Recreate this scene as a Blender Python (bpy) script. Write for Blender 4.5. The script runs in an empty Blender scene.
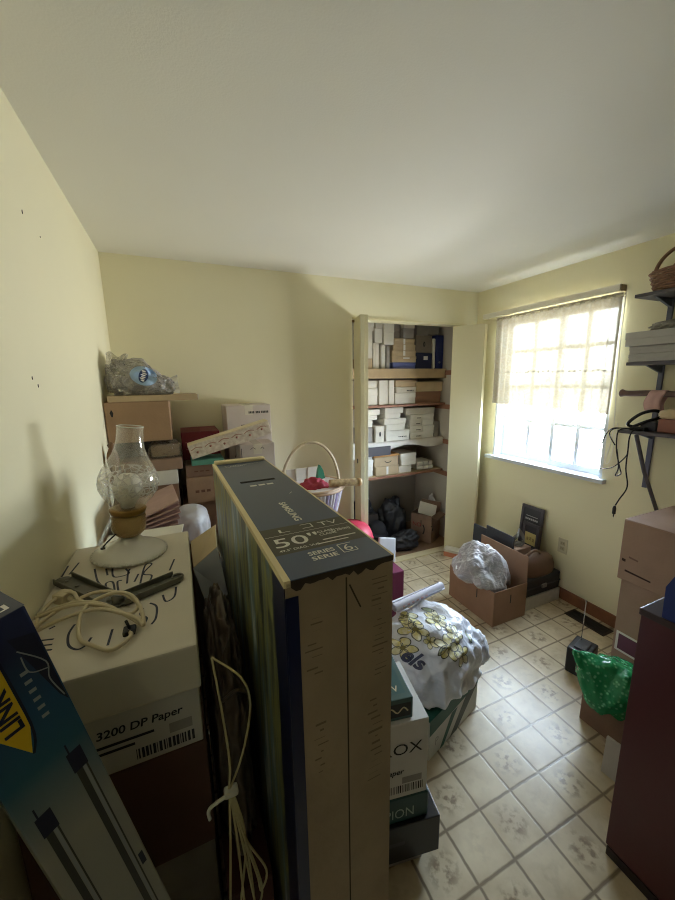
import bpy, bmesh, math, random
from mathutils import Vector, Matrix, noise
from mathutils.bvhtree import BVHTree
random.seed(7)
SC = bpy.context.scene
COL = SC.collection
PI = math.pi

# ------------------------------------------------------------------ room constants (metres)
XL, XR, YB, YF, ZC = -0.345, 2.515, 2.59, -0.75, 2.385
CLO_X0, CLO_X1, CLO_TOP = 1.27, 2.39, 2.115      # closet opening
CLI_X0, CLI_X1, CLI_Y = 1.24, 2.44, 3.35         # closet interior
WIN_Y0, WIN_Y1, WIN_Z0, WIN_Z1 = 1.41, 2.32, 0.975, 2.125

# ------------------------------------------------------------------ materials
def lin(c):
    return tuple((v / 12.92 if v <= 0.04045 else ((v + 0.055) / 1.055) ** 2.4) for v in [x / 255 for x in c]) + (1.0,)

MATS = {}
def mat(name, rgb, rough=0.6, var=0.08, scale=8.0, bump=0.0, bscale=60.0, metal=0.0, spec=0.4, rgb2=None):
    if name in MATS: return MATS[name]
    m = bpy.data.materials.new(name); m.use_nodes = True
    nt = m.node_tree; b = nt.nodes['Principled BSDF']
    b.inputs['Roughness'].default_value = rough
    b.inputs['Metallic'].default_value = metal
    b.inputs['Specular IOR Level'].default_value = spec
    tc = nt.nodes.new('ShaderNodeTexCoord')
    nz = nt.nodes.new('ShaderNodeTexNoise'); nz.inputs['Scale'].default_value = scale
    nz.inputs['Detail'].default_value = 4
    nt.links.new(tc.outputs['Object'], nz.inputs['Vector'])
    rp = nt.nodes.new('ShaderNodeValToRGB')
    c = lin(rgb); c2 = lin(rgb2) if rgb2 else tuple(x * (1 - var) for x in c[:3]) + (1,)
    rp.color_ramp.elements[0].color = c2; rp.color_ramp.elements[0].position = 0.35
    rp.color_ramp.elements[1].color = c; rp.color_ramp.elements[1].position = 0.65
    nt.links.new(nz.outputs['Fac'], rp.inputs['Fac'])
    nt.links.new(rp.outputs['Color'], b.inputs['Base Color'])
    if bump:
        n2 = nt.nodes.new('ShaderNodeTexNoise'); n2.inputs['Scale'].default_value = bscale
        n2.inputs['Detail'].default_value = 3
        nt.links.new(tc.outputs['Object'], n2.inputs['Vector'])
        bp = nt.nodes.new('ShaderNodeBump'); bp.inputs['Strength'].default_value = bump
        bp.inputs['Distance'].default_value = 0.01
        nt.links.new(n2.outputs['Fac'], bp.inputs['Height'])
        nt.links.new(bp.outputs['Normal'], b.inputs['Normal'])
    MATS[name] = m
    return m

def clear_mat(name, tint, opacity, rough=0.15, milky=(225, 225, 225), crinkle=0.0):
    """thin clear plastic or glass: see-through, with milky diffuse and gloss"""
    if name in MATS: return MATS[name]
    m = bpy.data.materials.new(name); m.use_nodes = True
    nt = m.node_tree; nt.nodes.remove(nt.nodes['Principled BSDF'])
    out = nt.nodes['Material Output']
    tr = nt.nodes.new('ShaderNodeBsdfTransparent'); tr.inputs['Color'].default_value = lin(tint)
    df = nt.nodes.new('ShaderNodeBsdfDiffuse'); df.inputs['Color'].default_value = lin(milky)
    gl = nt.nodes.new('ShaderNodeBsdfGlossy'); gl.inputs['Roughness'].default_value = rough
    lw = nt.nodes.new('ShaderNodeLayerWeight'); lw.inputs['Blend'].default_value = 0.25
    if crinkle:
        tc = nt.nodes.new('ShaderNodeTexCoord'); mpg = nt.nodes.new('ShaderNodeMapping'); mpg.inputs['Scale'].default_value = (1, 1, 2.2); mpg.inputs['Rotation'].default_value = (.5, .3, .8)
        nz = nt.nodes.new('ShaderNodeTexNoise'); nz.inputs['Scale'].default_value = 16; nz.inputs['Detail'].default_value = 3; nz.inputs['Distortion'].default_value = 2.2
        bp = nt.nodes.new('ShaderNodeBump'); bp.inputs['Strength'].default_value = crinkle; bp.inputs['Distance'].default_value = .02
        nt.links.new(tc.outputs['Object'], mpg.inputs[0]); nt.links.new(mpg.outputs[0], nz.inputs['Vector']); nt.links.new(nz.outputs['Fac'], bp.inputs['Height'])
        for nd in (df, gl, lw): nt.links.new(bp.outputs['Normal'], nd.inputs['Normal'])
    m1 = nt.nodes.new('ShaderNodeMixShader')
    add = nt.nodes.new('ShaderNodeMath'); add.operation = 'MULTIPLY_ADD'
    add.inputs[1].default_value = 0.55; add.inputs[2].default_value = opacity; add.use_clamp = True
    nt.links.new(lw.outputs['Facing'], add.inputs[0])
    nt.links.new(add.outputs[0], m1.inputs['Fac'])
    nt.links.new(tr.outputs[0], m1.inputs[1]); nt.links.new(df.outputs[0], m1.inputs[2])
    m2 = nt.nodes.new('ShaderNodeMixShader')
    mu = nt.nodes.new('ShaderNodeMath'); mu.operation = 'MULTIPLY_ADD'; mu.inputs[1].default_value = 0.5; mu.inputs[2].default_value = 0.04
    nt.links.new(lw.outputs['Fresnel'], mu.inputs[0]); nt.links.new(mu.outputs[0], m2.inputs['Fac'])
    nt.links.new(m1.outputs[0], m2.inputs[1]); nt.links.new(gl.outputs[0], m2.inputs[2])
    nt.links.new(m2.outputs[0], out.inputs['Surface'])
    MATS[name] = m
    return m

def kraft(k=0):
    cs = [(160, 130, 104), (146, 117, 94), (172, 146, 120), (136, 108, 90), (156, 130, 112)]
    return mat('kraft_card_%s' % 'abcde'[k], cs[k], 0.75, 0.10, 14, 0.12, 90, spec=0.25)

INK = mat('black_ink', (28, 28, 30), 0.6)
BLACK = mat('black_plastic', (26, 26, 29), 0.4, bump=0.05)
WHITE_CARD = mat('white_card', (222, 218, 208), 0.7, 0.07, 10, 0.05)
WHITE2 = mat('off_white_card', (205, 198, 184), 0.7, 0.09, 12, 0.05)
GREY_CARD = mat('grey_card', (150, 145, 140), 0.7, 0.12, 12)
TAN_CARD = mat('tan_card', (188, 166, 134), 0.7, 0.1, 12)
TAPE = mat('brown_tape', (150, 118, 84), 0.3, 0.05)

# ------------------------------------------------------------------ mesh building
class MB:
    def __init__(self): self.bm = bmesh.new(); self.bm.faces.ensure_lookup_table()
    def _add(self, verts, faces, mi, M=None, smooth=False):
        vs = [self.bm.verts.new((M @ Vector(v)) if M else Vector(v)) for v in verts]
        for f in faces:
            try:
                fc = self.bm.faces.new([vs[i] for i in f]); fc.material_index = mi; fc.smooth = smooth
            except ValueError: pass
        return vs
    def box(self, x0, y0, z0, x1, y1, z1, mi=0, M=None):
        v = [(x0,y0,z0),(x1,y0,z0),(x1,y1,z0),(x0,y1,z0),(x0,y0,z1),(x1,y0,z1),(x1,y1,z1),(x0,y1,z1)]
        self._add(v, [(3,2,1,0),(4,5,6,7),(0,1,5,4),(1,2,6,5),(2,3,7,6),(3,0,4,7)], mi, M); return self
    def rbox(self, x0, y0, z0, x1, y1, z1, r=0.004, mi=0, M=None, seg=2):
        b = bmesh.new()
        bmesh.ops.create_cube(b, size=1.0)
        for v in b.verts:
            v.co = Vector(((x0+x1)/2 + v.co.x*(x1-x0), (y0+y1)/2 + v.co.y*(y1-y0), (z0+z1)/2 + v.co.z*(z1-z0)))
        bmesh.ops.bevel(b, geom=b.edges[:], offset=min(r, 0.45*min(x1-x0, y1-y0, z1-z0)), segments=seg, profile=0.6, affect='EDGES')
        self.merge(b, mi, M); return self
    def merge(self, b, mi=None, M=None, smooth=None):
        b.verts.index_update(); mp = {}
        for v in b.verts: mp[v.index] = self.bm.verts.new((M @ v.co) if M else v.co)
        for f in b.faces:
            try:
                n = self.bm.faces.new([mp[v.index] for v in f.verts]); n.material_index = f.material_index if mi is None else mi
                n.smooth = f.smooth if smooth is None else smooth
            except ValueError: pass
        b.free(); return self
    def quad(self, a, b, c, d, mi=0, M=None):
        self._add([a, b, c, d], [(0,1,2,3)], mi, M); return self
    def prism(self, pts, y0, y1, mi=0, M=None):
        """outline pts (x,z) extruded along y"""
        n = len(pts)
        v = [(p[0], y0, p[1]) for p in pts] + [(p[0], y1, p[1]) for p in pts]
        f = [tuple(range(n)), tuple(range(2*n-1, n-1, -1))] + [(i, i+n, (i+1) % n + n, (i+1) % n) for i in range(n)]
        self._add(v, f, mi, M); return self
    def lathe(self, prof, c=(0,0,0), seg=40, mi=0, M=None, smooth=True, sx=1, sy=1):
        v = []; f = []
        n = len(prof)
        for r, z in prof:
            for k in range(seg):
                a = 2*PI*k/seg; v.append((c[0]+r*sx*math.cos(a), c[1]+r*sy*math.sin(a), c[2]+z))
        for i in range(n-1):
            for k in range(seg):
                k2 = (k+1) % seg; f.append((i*seg+k, i*seg+k2, (i+1)*seg+k2, (i+1)*seg+k))
        vs = self._add(v, f, mi, M, smooth)
        for i, rev in ((0, True), (n-1, False)):
            if prof[i][0] > 1e-4:
                ring = vs[i*seg:(i+1)*seg]
                try:
                    fc = self.bm.faces.new(ring[::-1] if rev else ring); fc.material_index = mi
                except ValueError: pass
        return self
    def tube(self, pts, r, seg=8, mi=0, M=None, smooth_path=True, closed=False):
        pts = [Vector(p) for p in pts]
        if smooth_path and len(pts) > 2:
            q = []
            n = len(pts)
            for i in range(n-1 if not closed else n):
                p0 = pts[(i-1) % n] if (i > 0 or closed) else pts[0]; p1 = pts[i]; p2 = pts[(i+1) % n]
                p3 = pts[(i+2) % n] if (i+2 < n or closed) else pts[-1]
                for k in range(6):
                    t = k/6
                    q.append(0.5*((2*p1)+(-p0+p2)*t+(2*p0-5*p1+4*p2-p3)*t*t+(-p0+3*p1-3*p2+p3)*t**3))
            if not closed: q.append(pts[-1])
            pts = q
        n = len(pts); rings = []
        up = Vector((0.13, 0.31, 0.94))
        for i, p in enumerate(pts):
            t = (pts[(i+1) % n] - pts[i-1]) if closed else (pts[min(i+1, n-1)] - pts[max(i-1, 0)])
            if t.length < 1e-9: t = Vector((0,0,1))
            t.normalize()
            s = t.cross(up)
            if s.length < 0.05: s = t.cross(Vector((1,0,0)))
            s.normalize(); u = s.cross(t); up = u
            rr = r(i/(n-1)) if callable(r) else r
            rings.append([p + s*rr*math.cos(2*PI*k/seg) + u*rr*math.sin(2*PI*k/seg) for k in range(seg)])
        v = [x for rg in rings for x in rg]; f = []
        for i in range(n if closed else n-1):
            j = (i+1) % n
            for k in range(seg):
                k2 = (k+1) % seg; f.append((i*seg+k, i*seg+k2, j*seg+k2, j*seg+k))
        if not closed: f += [tuple(range(seg-1, -1, -1)), tuple((n-1)*seg+k for k in range(seg))]
        self._add(v, f, mi, M, True); return self
    def text(self, s, size, M, mi=0, bold=0.0, sx=1.0, align='LEFT', lift=0.0006, shear=0.0):
        cu = bpy.data.curves.new('t', 'FONT'); cu.body = s; cu.size = size; cu.offset = bold*size
        cu.align_x = align; cu.resolution_u = 3; cu.shear = shear; cu.fill_mode = 'FRONT'
        ob = bpy.data.objects.new('t', cu)
        me = bpy.data.meshes.new_from_object(ob)
        b = bmesh.new(); b.from_mesh(me)
        for v in b.verts: v.co.x *= sx; v.co.z += lift
        for f in b.faces: f.smooth = False
        bpy.data.objects.remove(ob); bpy.data.curves.remove(cu); bpy.data.meshes.remove(me)
        self.merge(b, mi, M); return self
    def ribbon(self, pts, w, M=None, mi=0, z=0.0006):
        """flat stroke in the xy plane"""
        P = [Vector((p[0], p[1])) for p in pts]
        if len(P) > 2:
            q = []; n = len(P)
            for i in range(n-1):
                p0, p1, p2, p3 = P[max(i-1,0)], P[i], P[i+1], P[min(i+2,n-1)]
                for k in range(5):
                    t = k/5; q.append(0.5*((2*p1)+(-p0+p2)*t+(2*p0-5*p1+4*p2-p3)*t*t+(-p0+3*p1-3*p2+p3)*t**3))
            q.append(P[-1]); P = q
        v = []
        for i, p in enumerate(P):
            t = (P[min(i+1,len(P)-1)] - P[max(i-1,0)]); t.normalize(); s = Vector((-t.y, t.x))*w/2
            v += [(p.x+s.x, p.y+s.y, z), (p.x-s.x, p.y-s.y, z)]
        self._add(v, [(2*i, 2*i+1, 2*i+3, 2*i+2) for i in range(len(P)-1)], mi, M); return self
    def rect(self, x0, y0, x1, y1, M, mi=0, z=0.0004):
        self._add([(x0,y0,z),(x1,y0,z),(x1,y1,z),(x0,y1,z)], [(0,1,2,3)], mi, M); return self
    def build(self, name, mats, parent=None, loc=None, rot=None, fix=True):
        if not isinstance(mats, (list, tuple)): mats = [mats]
        if fix:
            pass
        me = bpy.data.meshes.new(name); self.bm.normal_update(); self.bm.to_mesh(me); self.bm.free()
        for m in mats: me.materials.append(m)
        o = bpy.data.objects.new(name, me); COL.objects.link(o)
        if parent: o.parent = parent
        if loc: o.location = loc
        if rot: o.rotation_euler = rot
        return o

def tag(o, label, cat, group=None, kind=None):
    if label: o['label'] = label
    if cat: o['category'] = cat
    if group: o['group'] = group
    if kind: o['kind'] = kind
    return o
def thing(name, label, cat, loc=(0,0,0), rot=(0,0,0), group=None):
    o = bpy.data.objects.new(name, None); COL.objects.link(o); o.empty_display_size = 0.05
    o.location = loc; o.rotation_euler = rot
    return tag(o, label, cat, group)
def struct(name, mb, mats, label=None):
    o = mb.build(name, mats); o['kind'] = 'structure'
    if label: o['label'] = label
    return o

# face frames on a local box 0..w,0..d,0..h
def F_front(x=0, z=0, y=0): return Matrix(((1,0,0,x),(0,0,-1,y),(0,1,0,z),(0,0,0,1)))
def F_left(y=0, z=0, x=0): return Matrix(((0,0,-1,x),(-1,0,0,y),(0,1,0,z),(0,0,0,1)))
def F_right(y=0, z=0, x=0): return Matrix(((0,0,1,x),(1,0,0,y),(0,1,0,z),(0,0,0,1)))
def F_top(x=0, y=0, z=0, rot=0): return Matrix.Translation((x,y,z)) @ Matrix.Rotation(rot, 4, 'Z')
def RZ(M, a): return M @ Matrix.Rotation(a, 4, 'Z')

def fuzz(rng, s): return rng.uniform(-s, s)

def carton(name, label, cat, loc, size, m, rotz=0, group=None, tape=TAPE, tilt=(0,0), deco=None, mats=(), seam='y'):
    """closed box: body with two top flaps meeting in a seam, and a strip of tape"""
    w, d, h = size
    t = thing(name, label, cat, loc, (tilt[0], tilt[1], rotz), group)
    b = MB(); b.rbox(0,0,0,w,d,h-0.003, 0.004)
    if seam == 'y':
        b.rbox(0.001,0.001,h-0.003, w/2-0.0015,d-0.001,h, 0.001); b.rbox(w/2+0.0015,0.001,h-0.003,w-0.001,d-0.001,h,0.001)
    else:
        b.rbox(0.001,0.001,h-0.003, w-0.001,d/2-0.0015,h, 0.001); b.rbox(0.001,d/2+0.0015,h-0.003,w-0.001,d-0.001,h,0.001)
    if deco: deco(b, w, d, h)
    b.build('body', [m] + list(mats), t)
    if tape:
        b = MB()
        if seam == 'y':
            b.box(w/2-0.025,-0.0006,h,w/2+0.025,d+0.0006,h+0.0006); b.box(w/2-0.025,-0.0008,h-0.06,w/2+0.025,0,h+0.0006)
        else:
            b.box(-0.0006,d/2-0.025,h,w+0.0006,d/2+0.025,h+0.0006); b.box(-0.0008,d/2-0.025,h-0.06,0,d/2+0.025,h+0.0006)
        b.build('packing_tape', tape, t)
    return t

def lidded(name, label, cat, loc, size, m, lidm=None, lidh=0.4, rotz=0, group=None, tilt=(0,0), deco=None, mats=()):
    """a shallow box with a separate, slightly larger lid"""
    w, d, h = size; e = 0.0025
    t = thing(name, label, cat, loc, (tilt[0], tilt[1], rotz), group)
    MB().rbox(0,0,0,w,d,h-0.002,0.002).build('body', m, t)
    b = MB(); b.rbox(-e,-e,h*(1-lidh),w+e,d+e,h,0.003)
    if deco: deco(b, w, d, h)
    b.build('lid', [lidm or m] + list(mats), t)
    return t

def blob_bm(dims, seed=0, sub=5, amp=0.12, freq=2.2, ridge=0.10, rfreq=4.0, flat=True, sq=0.0, fine=0.015):
    """crumpled bag shape resting on z=0; dims are full extents"""
    b = bmesh.new(); bmesh.ops.create_icosphere(b, subdivisions=sub, radius=1.0)
    off = Vector((seed*3.7, seed*1.3, seed*2.1))
    for v in b.verts:
        p = v.co.normalized()
        if sq:
            q = Vector([math.copysign(abs(c)**(1-sq), c) for c in p]); p2 = q
        else: p2 = p
        n = noise.noise(p*freq+off)*amp
        rd = (1-abs(noise.noise(p*rfreq+off*2)*2))*ridge
        rd2 = (1-abs(noise.noise(p*rfreq*2.3+off*3)*2))*ridge*0.35
        fn = noise.noise(p*14+off)*fine
        v.co = p2*(1+n+rd+rd2+fn)
    xs = [max(abs(v.co[i]) for v in b.verts) for i in range(3)]
    for v in b.verts:
        v.co = Vector((v.co.x/xs[0]*dims[0]/2, v.co.y/xs[1]*dims[1]/2, v.co.z/xs[2]*dims[2]/2 + dims[2]*0.5))
        if flat:
            z0 = dims[2]*0.22
            if v.co.z < z0: v.co.z = z0 + (v.co.z-z0)*0.05
            v.co.z -= z0
            v.co.z *= dims[2]/(dims[2]-z0)
    mz = min(v.co.z for v in b.verts)
    for v in b.verts: v.co.z -= mz
    for f in b.faces: f.smooth = True
    return b

def project(b_src, bvh, M, direction, lift=0.0015):
    """drop a flat mesh onto a surface along direction"""
    dead = []
    for v in b_src.verts:
        p = M @ v.co
        hit, nrm, _, _ = bvh.ray_cast(p, direction)
        if hit is None: dead.append(v)
        else:
            if nrm.dot(direction) > 0: nrm = -nrm
            v.co = hit + nrm*lift
    bmesh.ops.delete(b_src, geom=dead, context='VERTS')
    return b_src

# ================================================================== SETTING
def wall_mat(name, rgb):
    return mat(name, rgb, 0.75, 0.03, 1.5, 0.06, 180, spec=0.25)
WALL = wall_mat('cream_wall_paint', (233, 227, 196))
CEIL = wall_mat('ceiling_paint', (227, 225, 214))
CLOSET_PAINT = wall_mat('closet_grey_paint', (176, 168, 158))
TRIMP = mat('cream_gloss_trim', (226, 218, 180), 0.4, 0.04)
SASHP = mat('white_window_paint', (208, 214, 222), 0.4, 0.03)

def floor_material():
    m = bpy.data.materials.new('vinyl_tile_floor'); m.use_nodes = True
    nt = m.node_tree; b = nt.nodes['Principled BSDF']; L = nt.links.new
    tc = nt.nodes.new('ShaderNodeTexCoord'); sp = nt.nodes.new('ShaderNodeSeparateXYZ'); L(tc.outputs['Object'], sp.inputs[0])
    def mth(op, a, v=None, v2=None, clamp=False):
        n = nt.nodes.new('ShaderNodeMath'); n.operation = op; n.use_clamp = clamp
        for i, x in enumerate((a, v, v2)):
            if x is None: continue
            if isinstance(x, (int, float)): n.inputs[i].default_value = x
            else: L(x, n.inputs[i])
        return n.outputs[0]
    P = 0.1622
    wob = nt.nodes.new('ShaderNodeTexNoise'); wob.inputs['Scale'].default_value = 25; L(tc.outputs['Object'], wob.inputs['Vector'])
    w = mth('MULTIPLY_ADD', wob.outputs['Fac'], 0.03, -0.015)
    ux = mth('MULTIPLY_ADD', sp.outputs['X'], 1/P, -0.922/P); uy = mth('MULTIPLY_ADD', sp.outputs['Y'], 1/P, -0.803/P)
    fx = mth('FRACT', mth('ADD', ux, w)); fy = mth('FRACT', mth('ADD', uy, w))
    dx = mth('MINIMUM', fx, mth('SUBTRACT', 1.0, fx)); dy = mth('MINIMUM', fy, mth('SUBTRACT', 1.0, fy))
    d = mth('MINIMUM', dx, dy)
    grout = nt.nodes.new('ShaderNodeMapRange'); grout.inputs[1].default_value = 0.016; grout.inputs[2].default_value = 0.044
    grout.inputs[3].default_value = 1; grout.inputs[4].default_value = 0; L(d, grout.inputs[0])
    # mottled marks on every other tile
    par = mth('MODULO', mth('ABSOLUTE', mth('ADD', mth('FLOOR', ux), mth('FLOOR', uy))), 2.0)
    cx = mth('SUBTRACT', fx, 0.5); cy = mth('SUBTRACT', fy, 0.5)
    rr = mth('SQRT', mth('ADD', mth('MULTIPLY', cx, cx), mth('MULTIPLY', cy, cy)))
    fall = nt.nodes.new('ShaderNodeMapRange'); fall.inputs[1].default_value = 0.18; fall.inputs[2].default_value = 0.42
    fall.inputs[3].default_value = 1; fall.inputs[4].default_value = 0; L(rr, fall.inputs[0])
    n1 = nt.nodes.new('ShaderNodeTexNoise'); n1.inputs['Scale'].default_value = 34; n1.inputs['Detail'].default_value = 5; L(tc.outputs['Object'], n1.inputs['Vector'])
    blot = nt.nodes.new('ShaderNodeMapRange'); blot.inputs[1].default_value = 0.47; blot.inputs[2].default_value = 0.60; L(n1.outputs['Fac'], blot.inputs[0])
    mark = mth('MULTIPLY', mth('MULTIPLY', mth('MULTIPLY', blot.outputs[0], fall.outputs[0]), mth('MULTIPLY_ADD', par, 0.8, 0.2)), 0.72)
    n2 = nt.nodes.new('ShaderNodeTexNoise'); n2.inputs['Scale'].default_value = 9; n2.inputs['Detail'].default_value = 6; L(tc.outputs['Object'], n2.inputs['Vector'])
    base = nt.nodes.new('ShaderNodeValToRGB'); L(n2.outputs['Fac'], base.inputs['Fac'])
    base.color_ramp.elements[0].color = lin((184, 168, 138)); base.color_ramp.elements[0].position = .35
    base.color_ramp.elements[1].color = lin((206, 193, 164)); base.color_ramp.elements[1].position = .65
    def mix(f, a, bcol):
        n = nt.nodes.new('ShaderNodeMix'); n.data_type = 'RGBA'; L(f, n.inputs['Factor']); L(a, n.inputs['A']); n.inputs['B'].default_value = bcol
        return n.outputs['Result']
    c = mix(mark, base.outputs['Color'], lin((104, 80, 58)))
    c = mix(mth('MULTIPLY', grout.outputs[0], 0.8), c, lin((98, 80, 58)))
    L(c, b.inputs['Base Color'])
    b.inputs['Roughness'].default_value = 0.30
    b.inputs['Specular IOR Level'].default_value = 0.5
    bp = nt.nodes.new('ShaderNodeBump'); bp.inputs['Strength'].default_value = 0.12; bp.inputs['Distance'].default_value = 0.003
    h = mth('SUBTRACT', mth('MULTIPLY', n1.outputs['Fac'], 0.25), grout.outputs[0]); L(h, bp.inputs['Height']); L(bp.outputs['Normal'], b.inputs['Normal'])
    return m

struct('floor', MB().box(XL-0.1, YF-0.1, -0.06, XR+0.12, YB, 0.0), floor_material())
struct('floor_closet', MB().box(CLI_X0-0.05, YB, -0.06, CLI_X1+0.075, CLI_Y+0.05, 0.0),
       mat('closet_wood_floor', (132, 104, 80), 0.6, 0.2, 6, 0.05))
struct('ceiling', MB().box(XL-0.1, YF-0.1, ZC, XR+0.12, CLI_Y+0.05, ZC+0.06), CEIL)
struct('wall_left', MB().box(XL-0.08, YF-0.1, 0, XL, YB+0.10, ZC), WALL)
b = MB()
b.box(XL, YB, 0, CLO_X0, YB+0.10, ZC); b.box(CLO_X0, YB, CLO_TOP, CLO_X1, YB+0.10, ZC); b.box(CLO_X1, YB, 0, XR, YB+0.10, ZC)
struct('wall_back', b, WALL)
b = MB()
b.box(XR, YF-0.1, 0, XR+0.11, WIN_Y0, ZC); b.box(XR, WIN_Y1, 0, XR+0.11, YB+0.10, ZC)
b.box(XR, WIN_Y0, 0, XR+0.11, WIN_Y1, WIN_Z0-0.03); b.box(XR, WIN_Y0, WIN_Z1, XR+0.11, WIN_Y1, ZC)
struct('wall_right', b, WALL)
b = MB(); b.box(XL, YF-0.1, 0, -0.30, YF, ZC); b.box(-0.30, YF-0.1, 2.05, 0.95, YF, ZC); b.box(0.95, YF-0.1, 0, XR, YF, ZC)
struct('wall_front', b, WALL)
b = MB(); b.box(-0.40, YF-1.55, 0, -0.345, YF-0.1, 2.43); b.box(1.0, YF-1.55, 0, 1.06, YF-0.1, 2.43); b.box(-0.40, YF-1.6, 0, 1.06, YF-1.55, 2.43); b.box(-0.40, YF-1.55, 2.385, 1.06, YF-0.1, 2.445)  # unseen dim hall behind the doorway, added to cut bounce light
struct('wall_unseen_hall', b, mat('unseen_hall_wall', (150, 138, 118), .6, .1, 5))
struct('floor_unseen_hall', MB().box(-0.40, YF-1.55, -0.06, 1.06, YF-0.1, 0.0), mat('unseen_hall_carpet', (84, 76, 66), .9, .2, 30))  # floor of the added hall, out of view
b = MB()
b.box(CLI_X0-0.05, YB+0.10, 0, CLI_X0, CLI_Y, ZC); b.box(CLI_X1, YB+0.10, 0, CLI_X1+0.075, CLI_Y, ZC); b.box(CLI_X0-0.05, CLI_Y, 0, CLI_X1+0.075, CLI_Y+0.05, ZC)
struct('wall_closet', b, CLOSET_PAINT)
struct('trim_1', MB().rbox(CLO_X0, YB-0.012, CLO_TOP-0.016, CLO_X1, YB+0.10, CLO_TOP, 0.002), TRIMP, 'cream strip under the closet header')
struct('trim_2', MB().rbox(CLO_X0, YB-0.02, 0.0, CLO_X1, YB+0.06, 0.012, 0.003), mat('threshold_strip', (206, 192, 156), 0.45), 'pale threshold strip at the closet')
WOODB = mat('red_brown_baseboard', (140, 92, 66), 0.45, 0.15, 20)
struct('baseboard_right', MB().rbox(XR-0.014, YF, 0.0, XR, YB, 0.085, 0.004), WOODB)
struct('baseboard_left', MB().rbox(XL, YF, 0.0, XL+0.014, YB, 0.085, 0.004), WOODB)
struct('baseboard_back', MB().rbox(XL+0.014, YB-0.014, 0.0, CLO_X0-0.0, YB, 0.085, 0.004), WOODB)

# nail holes and scuffs on the left wall
b = MB()
for y, z, s in [(1.339, 2.101, 0.012), (1.474, 2.084, 0.006), (1.20, 1.653, 0.010), (1.235, 1.633, 0.010)]:
    Mx = Matrix(((0,0,1,XL),(1,0,0,y),(0,1,0,z),(0,0,0,1)))
    b.lathe([(s*0.45, 0), (s*0.5, 0.0012), (s*0.2, 0.0016)], seg=10, M=Mx, sx=0.5)
o = b.build('trim_3', mat('nail_hole_dark', (96, 86, 76), 0.8)); o['kind'] = 'structure'; o['label'] = 'small dark nail holes in the left wall'

# ------------------------------------------------------------------ window
win = bpy.data.objects.new('window_1', None); COL.objects.link(win); win['kind'] = 'structure'
win['label'] = 'white horizontal sliding window with muntins in the right wall'
xf = XR+0.055
b = MB()
b.box(XR, WIN_Y0, WIN_Z0, XR+0.11, WIN_Y0+0.02, WIN_Z1); b.box(XR, WIN_Y1-0.02, WIN_Z0, XR+0.11, WIN_Y1, WIN_Z1)
b.box(XR, WIN_Y0, WIN_Z1-0.02, XR+0.11, WIN_Y1, WIN_Z1)
b.build('frame', SASHP, win)
b = MB(); b.rbox(XR-0.04, WIN_Y0-0.03, WIN_Z0-0.03, XR+0.11, WIN_Y1+0.06, WIN_Z0, 0.006); b.build('sill', SASHP, win)
ym = (WIN_Y0+WIN_Y1)/2-0.04
for (ya, yb_, xs) in ((WIN_Y0+0.02, ym+0.015, xf), (ym-0.015, WIN_Y1-0.02, xf+0.026)):
    b = MB()
    for (a0, a1) in ((ya, ya+0.03), (yb_-0.03, yb_)): b.rbox(xs, a0, WIN_Z0, xs+0.025, a1, WIN_Z1-0.02, 0.003)
    b.rbox(xs+0.001, ya+.001, WIN_Z0+.001, xs+0.024, yb_-.001, WIN_Z0+0.045, 0.003); b.rbox(xs+.001, ya+.001, WIN_Z1-0.06, xs+0.024, yb_-.001, WIN_Z1-0.021, 0.003)
    s = b.build('sash', SASHP, win)
    b = MB(); mid = (ya+yb_)/2
    b.box(xs+0.006, mid-0.014, WIN_Z0+0.045, xs+0.02, mid+0.014, WIN_Z1-0.06)
    for zz in (1.292, 1.57, 1.85): b.box(xs+0.0055, ya+0.03, zz-0.013, xs+0.0205, yb_-0.03, zz+0.013)
    b.build('muntin', SASHP, s)
    MB().box(xs+0.012, ya+0.028, WIN_Z0+0.043, xs+0.014, yb_-0.028, WIN_Z1-0.058).build('pane', clear_mat('window_glass', (250, 252, 252), 0.0, 0.02), s)

# traverse rod above the window
t = thing('curtain_rod', 'white flat traverse curtain rod mounted above the window', 'curtain rod', (XR, 0, 0))
MB().rbox(-0.065, 1.40, 2.135, -0.050, 2.46, 2.175, 0.004).build('rail', mat('rod_white', (238, 234, 220), 0.3), t)
for y in (1.40, 2.448): MB().rbox(-0.064, y, 2.137, 0.0, y+0.012, 2.173, 0.003).build('end_bracket', mat('rod_end', (168, 150, 124), 0.4), t)
MB().rbox(-0.047, 1.45, 2.145, -0.040, 2.10, 2.153, 0.002).build('slider_track', mat('rod_track', (232, 226, 206), 0.3), t)

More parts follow.
